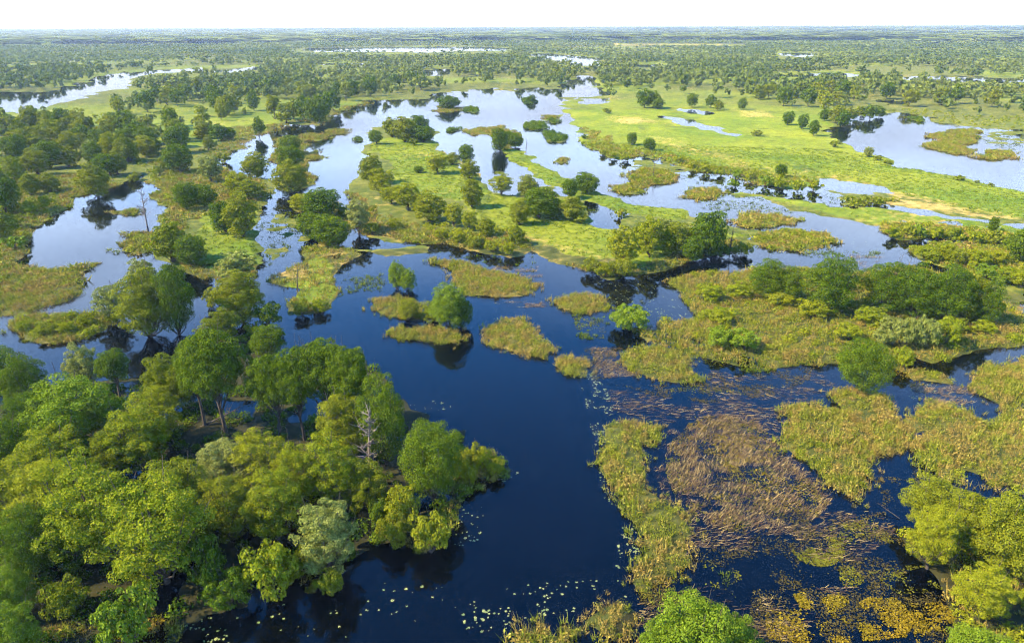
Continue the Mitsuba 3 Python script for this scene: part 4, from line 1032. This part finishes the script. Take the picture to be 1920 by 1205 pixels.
# lily pads
PADS = [([(1085, 700), (1115, 698), (1150, 750), (1152, 830), (1125, 872), (1100, 770)], 270, 'trailing below the small round sedge tuft'), ([(1118, 840), (1140, 840), (1150, 900), (1172, 960), (1130, 935)], 80, 'beside the upper winding sedge strip'),
        ([(1160, 985), (1198, 985), (1198, 1075), (1155, 1062)], 70, 'beside the lower winding sedge strip'), ([(945, 1100), (1110, 1085), (1182, 1088), (1170, 1132), (1090, 1150), (950, 1165)], 80, 'above the sedge hummocks at the bottom'),
        ([(870, 1150), (965, 1135), (962, 1205), (870, 1205)], 45, 'left of the sedge hummocks at the bottom'), ([(330, 1165), (450, 1150), (430, 1205), (340, 1205)], 50, 'below the grove at the bottom left'), ([(860, 940), (910, 950), (900, 1010), (850, 1030)], 45, 'off the bush right of the grove'),
        ([(900, 850), (962, 850), (976, 890), (930, 912)], 40, 'off the pointed sedge shore of the grove'), ([(600, 1075), (650, 1070), (640, 1097), (600, 1100)], 12, 'in the dark shade below the grove'), ([(760, 748), (850, 750), (840, 790), (770, 772)], 26, 'above the dark tree right of the grove'),
        ([(480, 1095), (900, 1090), (900, 1200), (480, 1200)], 60, 'strewn over the bottom centre water'), ([(1120, 530), (1300, 535), (1332, 595), (1232, 603), (1190, 570), (1110, 570)], 330, 'around the single round willow bush'), ([(1700, 718), (1765, 715), (1740, 762), (1700, 750)], 60, 'in the blue gap right of the lone round tree'),
        ([(1890, 880), (1930, 870), (1930, 960), (1895, 950)], 45, 'at the right edge behind the leafy corner trees'), ([(1580, 440), (1700, 445), (1712, 468), (1600, 470)], 90, 'in the blue channel behind the row of round trees'), ([(1040, 695), (1060, 690), (1110, 705), (1090, 720)], 40, 'around the small round sedge tuft')]
ang = np.linspace(.35, 2 * math.pi - .35, 11)
pad_v = np.vstack([[[0, 0, .012]], np.stack([np.cos(ang), np.sin(ang), .02 + .03 * (np.arange(11) % 2)], 1)])
PAD = (pad_v, np.array([[0, i, i + 1] for i in range(1, 11)]), np.tile([[.5, .5]], (12, 1)))
pads, r = [], np.random.default_rng(90)
for poly, n, words in PADS:
    g = wpoly(poly); x0, y0, x1, y1 = g.bounds
    p = np.column_stack([r.uniform(x0, x1, n * 9), r.uniform(y0, y1, n * 9)])
    p = p[shapely.contains_xy(g, p[:, 0], p[:, 1])]
    p = p[fb(p[:, 0], p[:, 1], .5, 2, 91) > .42][:int(n * .75)]
    for x, y in p:
        if land_height(np.array([[x, y]]))[0] < -.1 if False else True:
            s = r.uniform(.04, .11) if r.random() < .85 else r.uniform(.1, .16)
            pads.append((s / math.hypot(x, y), x, y, s, words))
pads.sort(key=lambda t: -t[0])
for tone in range(3):
    scene[f'pad_shape_{tone}'] = {'type': 'shapegroup', 'pad': mikit.ply((PAD[0], PAD[1]), 'pad_leaf', uv=np.full((12, 2), (.15, .5, .9)[tone]))}
by_patch = {}
for t in pads[:300]:
    by_patch.setdefault(t[4], []).append(t)
for words, items in by_patch.items():
    items.sort(key=lambda t: px_of((t[1], t[2], 0))[0])
    for k, (_, x, y, s, _w) in enumerate(items):
        key = numbered('lily_pad')
        scene[key] = {'type': 'instance', 'to_world': T().translate([float(x), float(y), .0]).rotate([0, 0, 1], float(r.uniform(0, 360))).scale([float(s), float(s), .3]), 'group': {'type': 'ref', 'id': f'pad_shape_{k % 3}'}}
        note(key, f"{('dull', 'pale', 'yellowish')[k % 3]} lily pad, {ORD[k]} from left {words}", 'lily pad', f'lily pads {words}')
rest = np.array([[x, y, 0, s] for _, x, y, s, _ in pads[300:]])
m = strew([PAD], rest[:, :3], rest[:, 3], np.full(len(rest), .3), r.uniform(0, 6.28, len(rest)), r)
m = (m[0], m[1], np.column_stack([m[2][:, 1], m[2][:, 1]]))
put('lily_pads', m, 'pad_leaf', label='pale specks of the farther lily pads on the blue channel', cat='lily pads', kind='stuff')

# ------------------------------------------------------------------ dead trees, fallen wood
def dead_mesh(r, H, twigs, lean=.04, droop=0):
    parts = [tube([[0, 0, -.8], [H * lean * .4, 0, H * .4], [H * lean, 0, H * .75], [H * lean * 1.4, .1, H]], [H * .022, H * .017, H * .010, .015], 7)]
    for k in range(twigs):
        z0 = H * r.uniform(.22, .95)
        a = r.uniform(0, 6.28)
        L = H * r.uniform(.10, .26) * (1.15 - z0 / H * .5)
        base = np.array([H * lean * z0 / H * 1.3, 0, z0])
        up = r.uniform(.25, .9) - droop
        mid = base + np.array([math.cos(a), math.sin(a), up]) * L * .55
        tip = mid + np.array([math.cos(a + r.normal() * .4), math.sin(a + r.normal() * .4), up + r.uniform(-.2, .7)]) * L * .5
        parts.append(tube([base, mid, tip], [H * .008, H * .005, .012], 5))
        for _ in range(2):
            t2 = mid + norm(r.normal(size=3) + [0, 0, .4]) * L * .4
            parts.append(tube([mid, (mid + t2) / 2 + r.normal(size=3) * L * .04, t2], [H * .0045, H * .003, .01], 4))
    return join(parts)


for px, py, top, twigs, lean, words in [(694, 898, 762, 46, .05, 'bare grey dead tree with many broken twigs at the right side of the grove'), (276, 424, 354, 26, .02, 'thin leafless dead tree standing in the pale left lake'), (558, 548, 490, 3, .08, 'dark bare stump of a trunk on the flooded yellow spit'),
                                        (986, 286, 260, 16, .06, 'small leafless dead tree at the right end of the sedge spit'), (1368, 472, 420, 18, .03, 'bare dark dead tree right of the dark oak clump'), (1224, 334, 300, 5, .03, 'dead trunk standing on the willow islet in the right channel'), (705, 530, 517, 5, .3, 'short dead stump with roots sticking out of mid channel')]:
    x, y = gp(px, py); z = max(seat(x, y), -.3)
    r = np.random.default_rng(px)
    H = height_to(px, top, x, y, z)
    m = dead_mesh(r, H, twigs, lean)
    key = numbered('dead_tree')
    put(key, (m[0] + [x, y, z], m[1]), 'dead_bark' if px in (694, 276) else 'bark', smooth=True, label=words, cat='dead tree')
for px, py, L, a, words in [(385, 800, 5.5, .5, 'fallen bare trunk in the dark gap of the grove'), (1672, 966, 1.6, 2.3, 'bare brown branch reaching out over the water left of the leafy corner trees'), (1778, 1060, 3.0, .6, 'pale fallen branch in the shade under the leafy corner trees'), (1290, 1040, 2.2, .5, 'grey twiggy branch at the right end of the winding sedge strip')]:
    x, y = gp(px, py)
    r = np.random.default_rng(px)
    m = dead_mesh(r, L, 9, .05)
    v = m[0] + [0, 0, 0]
    v = np.stack([v[:, 2] * .93, v[:, 1], v[:, 0] + .25 + .22 * v[:, 2]], 1)
    c, s = math.cos(a), math.sin(a)
    v = np.stack([v[:, 0] * c - v[:, 1] * s + x, v[:, 0] * s + v[:, 1] * c + y, v[:, 2]], 1)
    put(numbered('fallen_branch'), (v, m[1]), 'bark' if px != 1778 else 'dead_bark', smooth=True, label=words, cat='branch')

# ------------------------------------------------------------------ the air
scene['haze_air'] = {'type': 'homogeneous', 'albedo': {'type': 'rgb', 'value': [.94, .96, .98]}, 'sigma_t': {'type': 'rgb', 'value': [.66e-4, .88e-4, 1.22e-4]}, 'phase': {'type': 'hg', 'g': .25}}
scene['haze'] = {'type': 'cube', 'to_world': T().translate([0, 11000, 24]).scale([31000, 31000, 26]), 'bsdf': {'type': 'null'}, 'interior': {'type': 'ref', 'id': 'haze_air'}}
labels['haze'] = {'kind': 'stuff', 'label': 'thin blue haze over the far flood plain'}
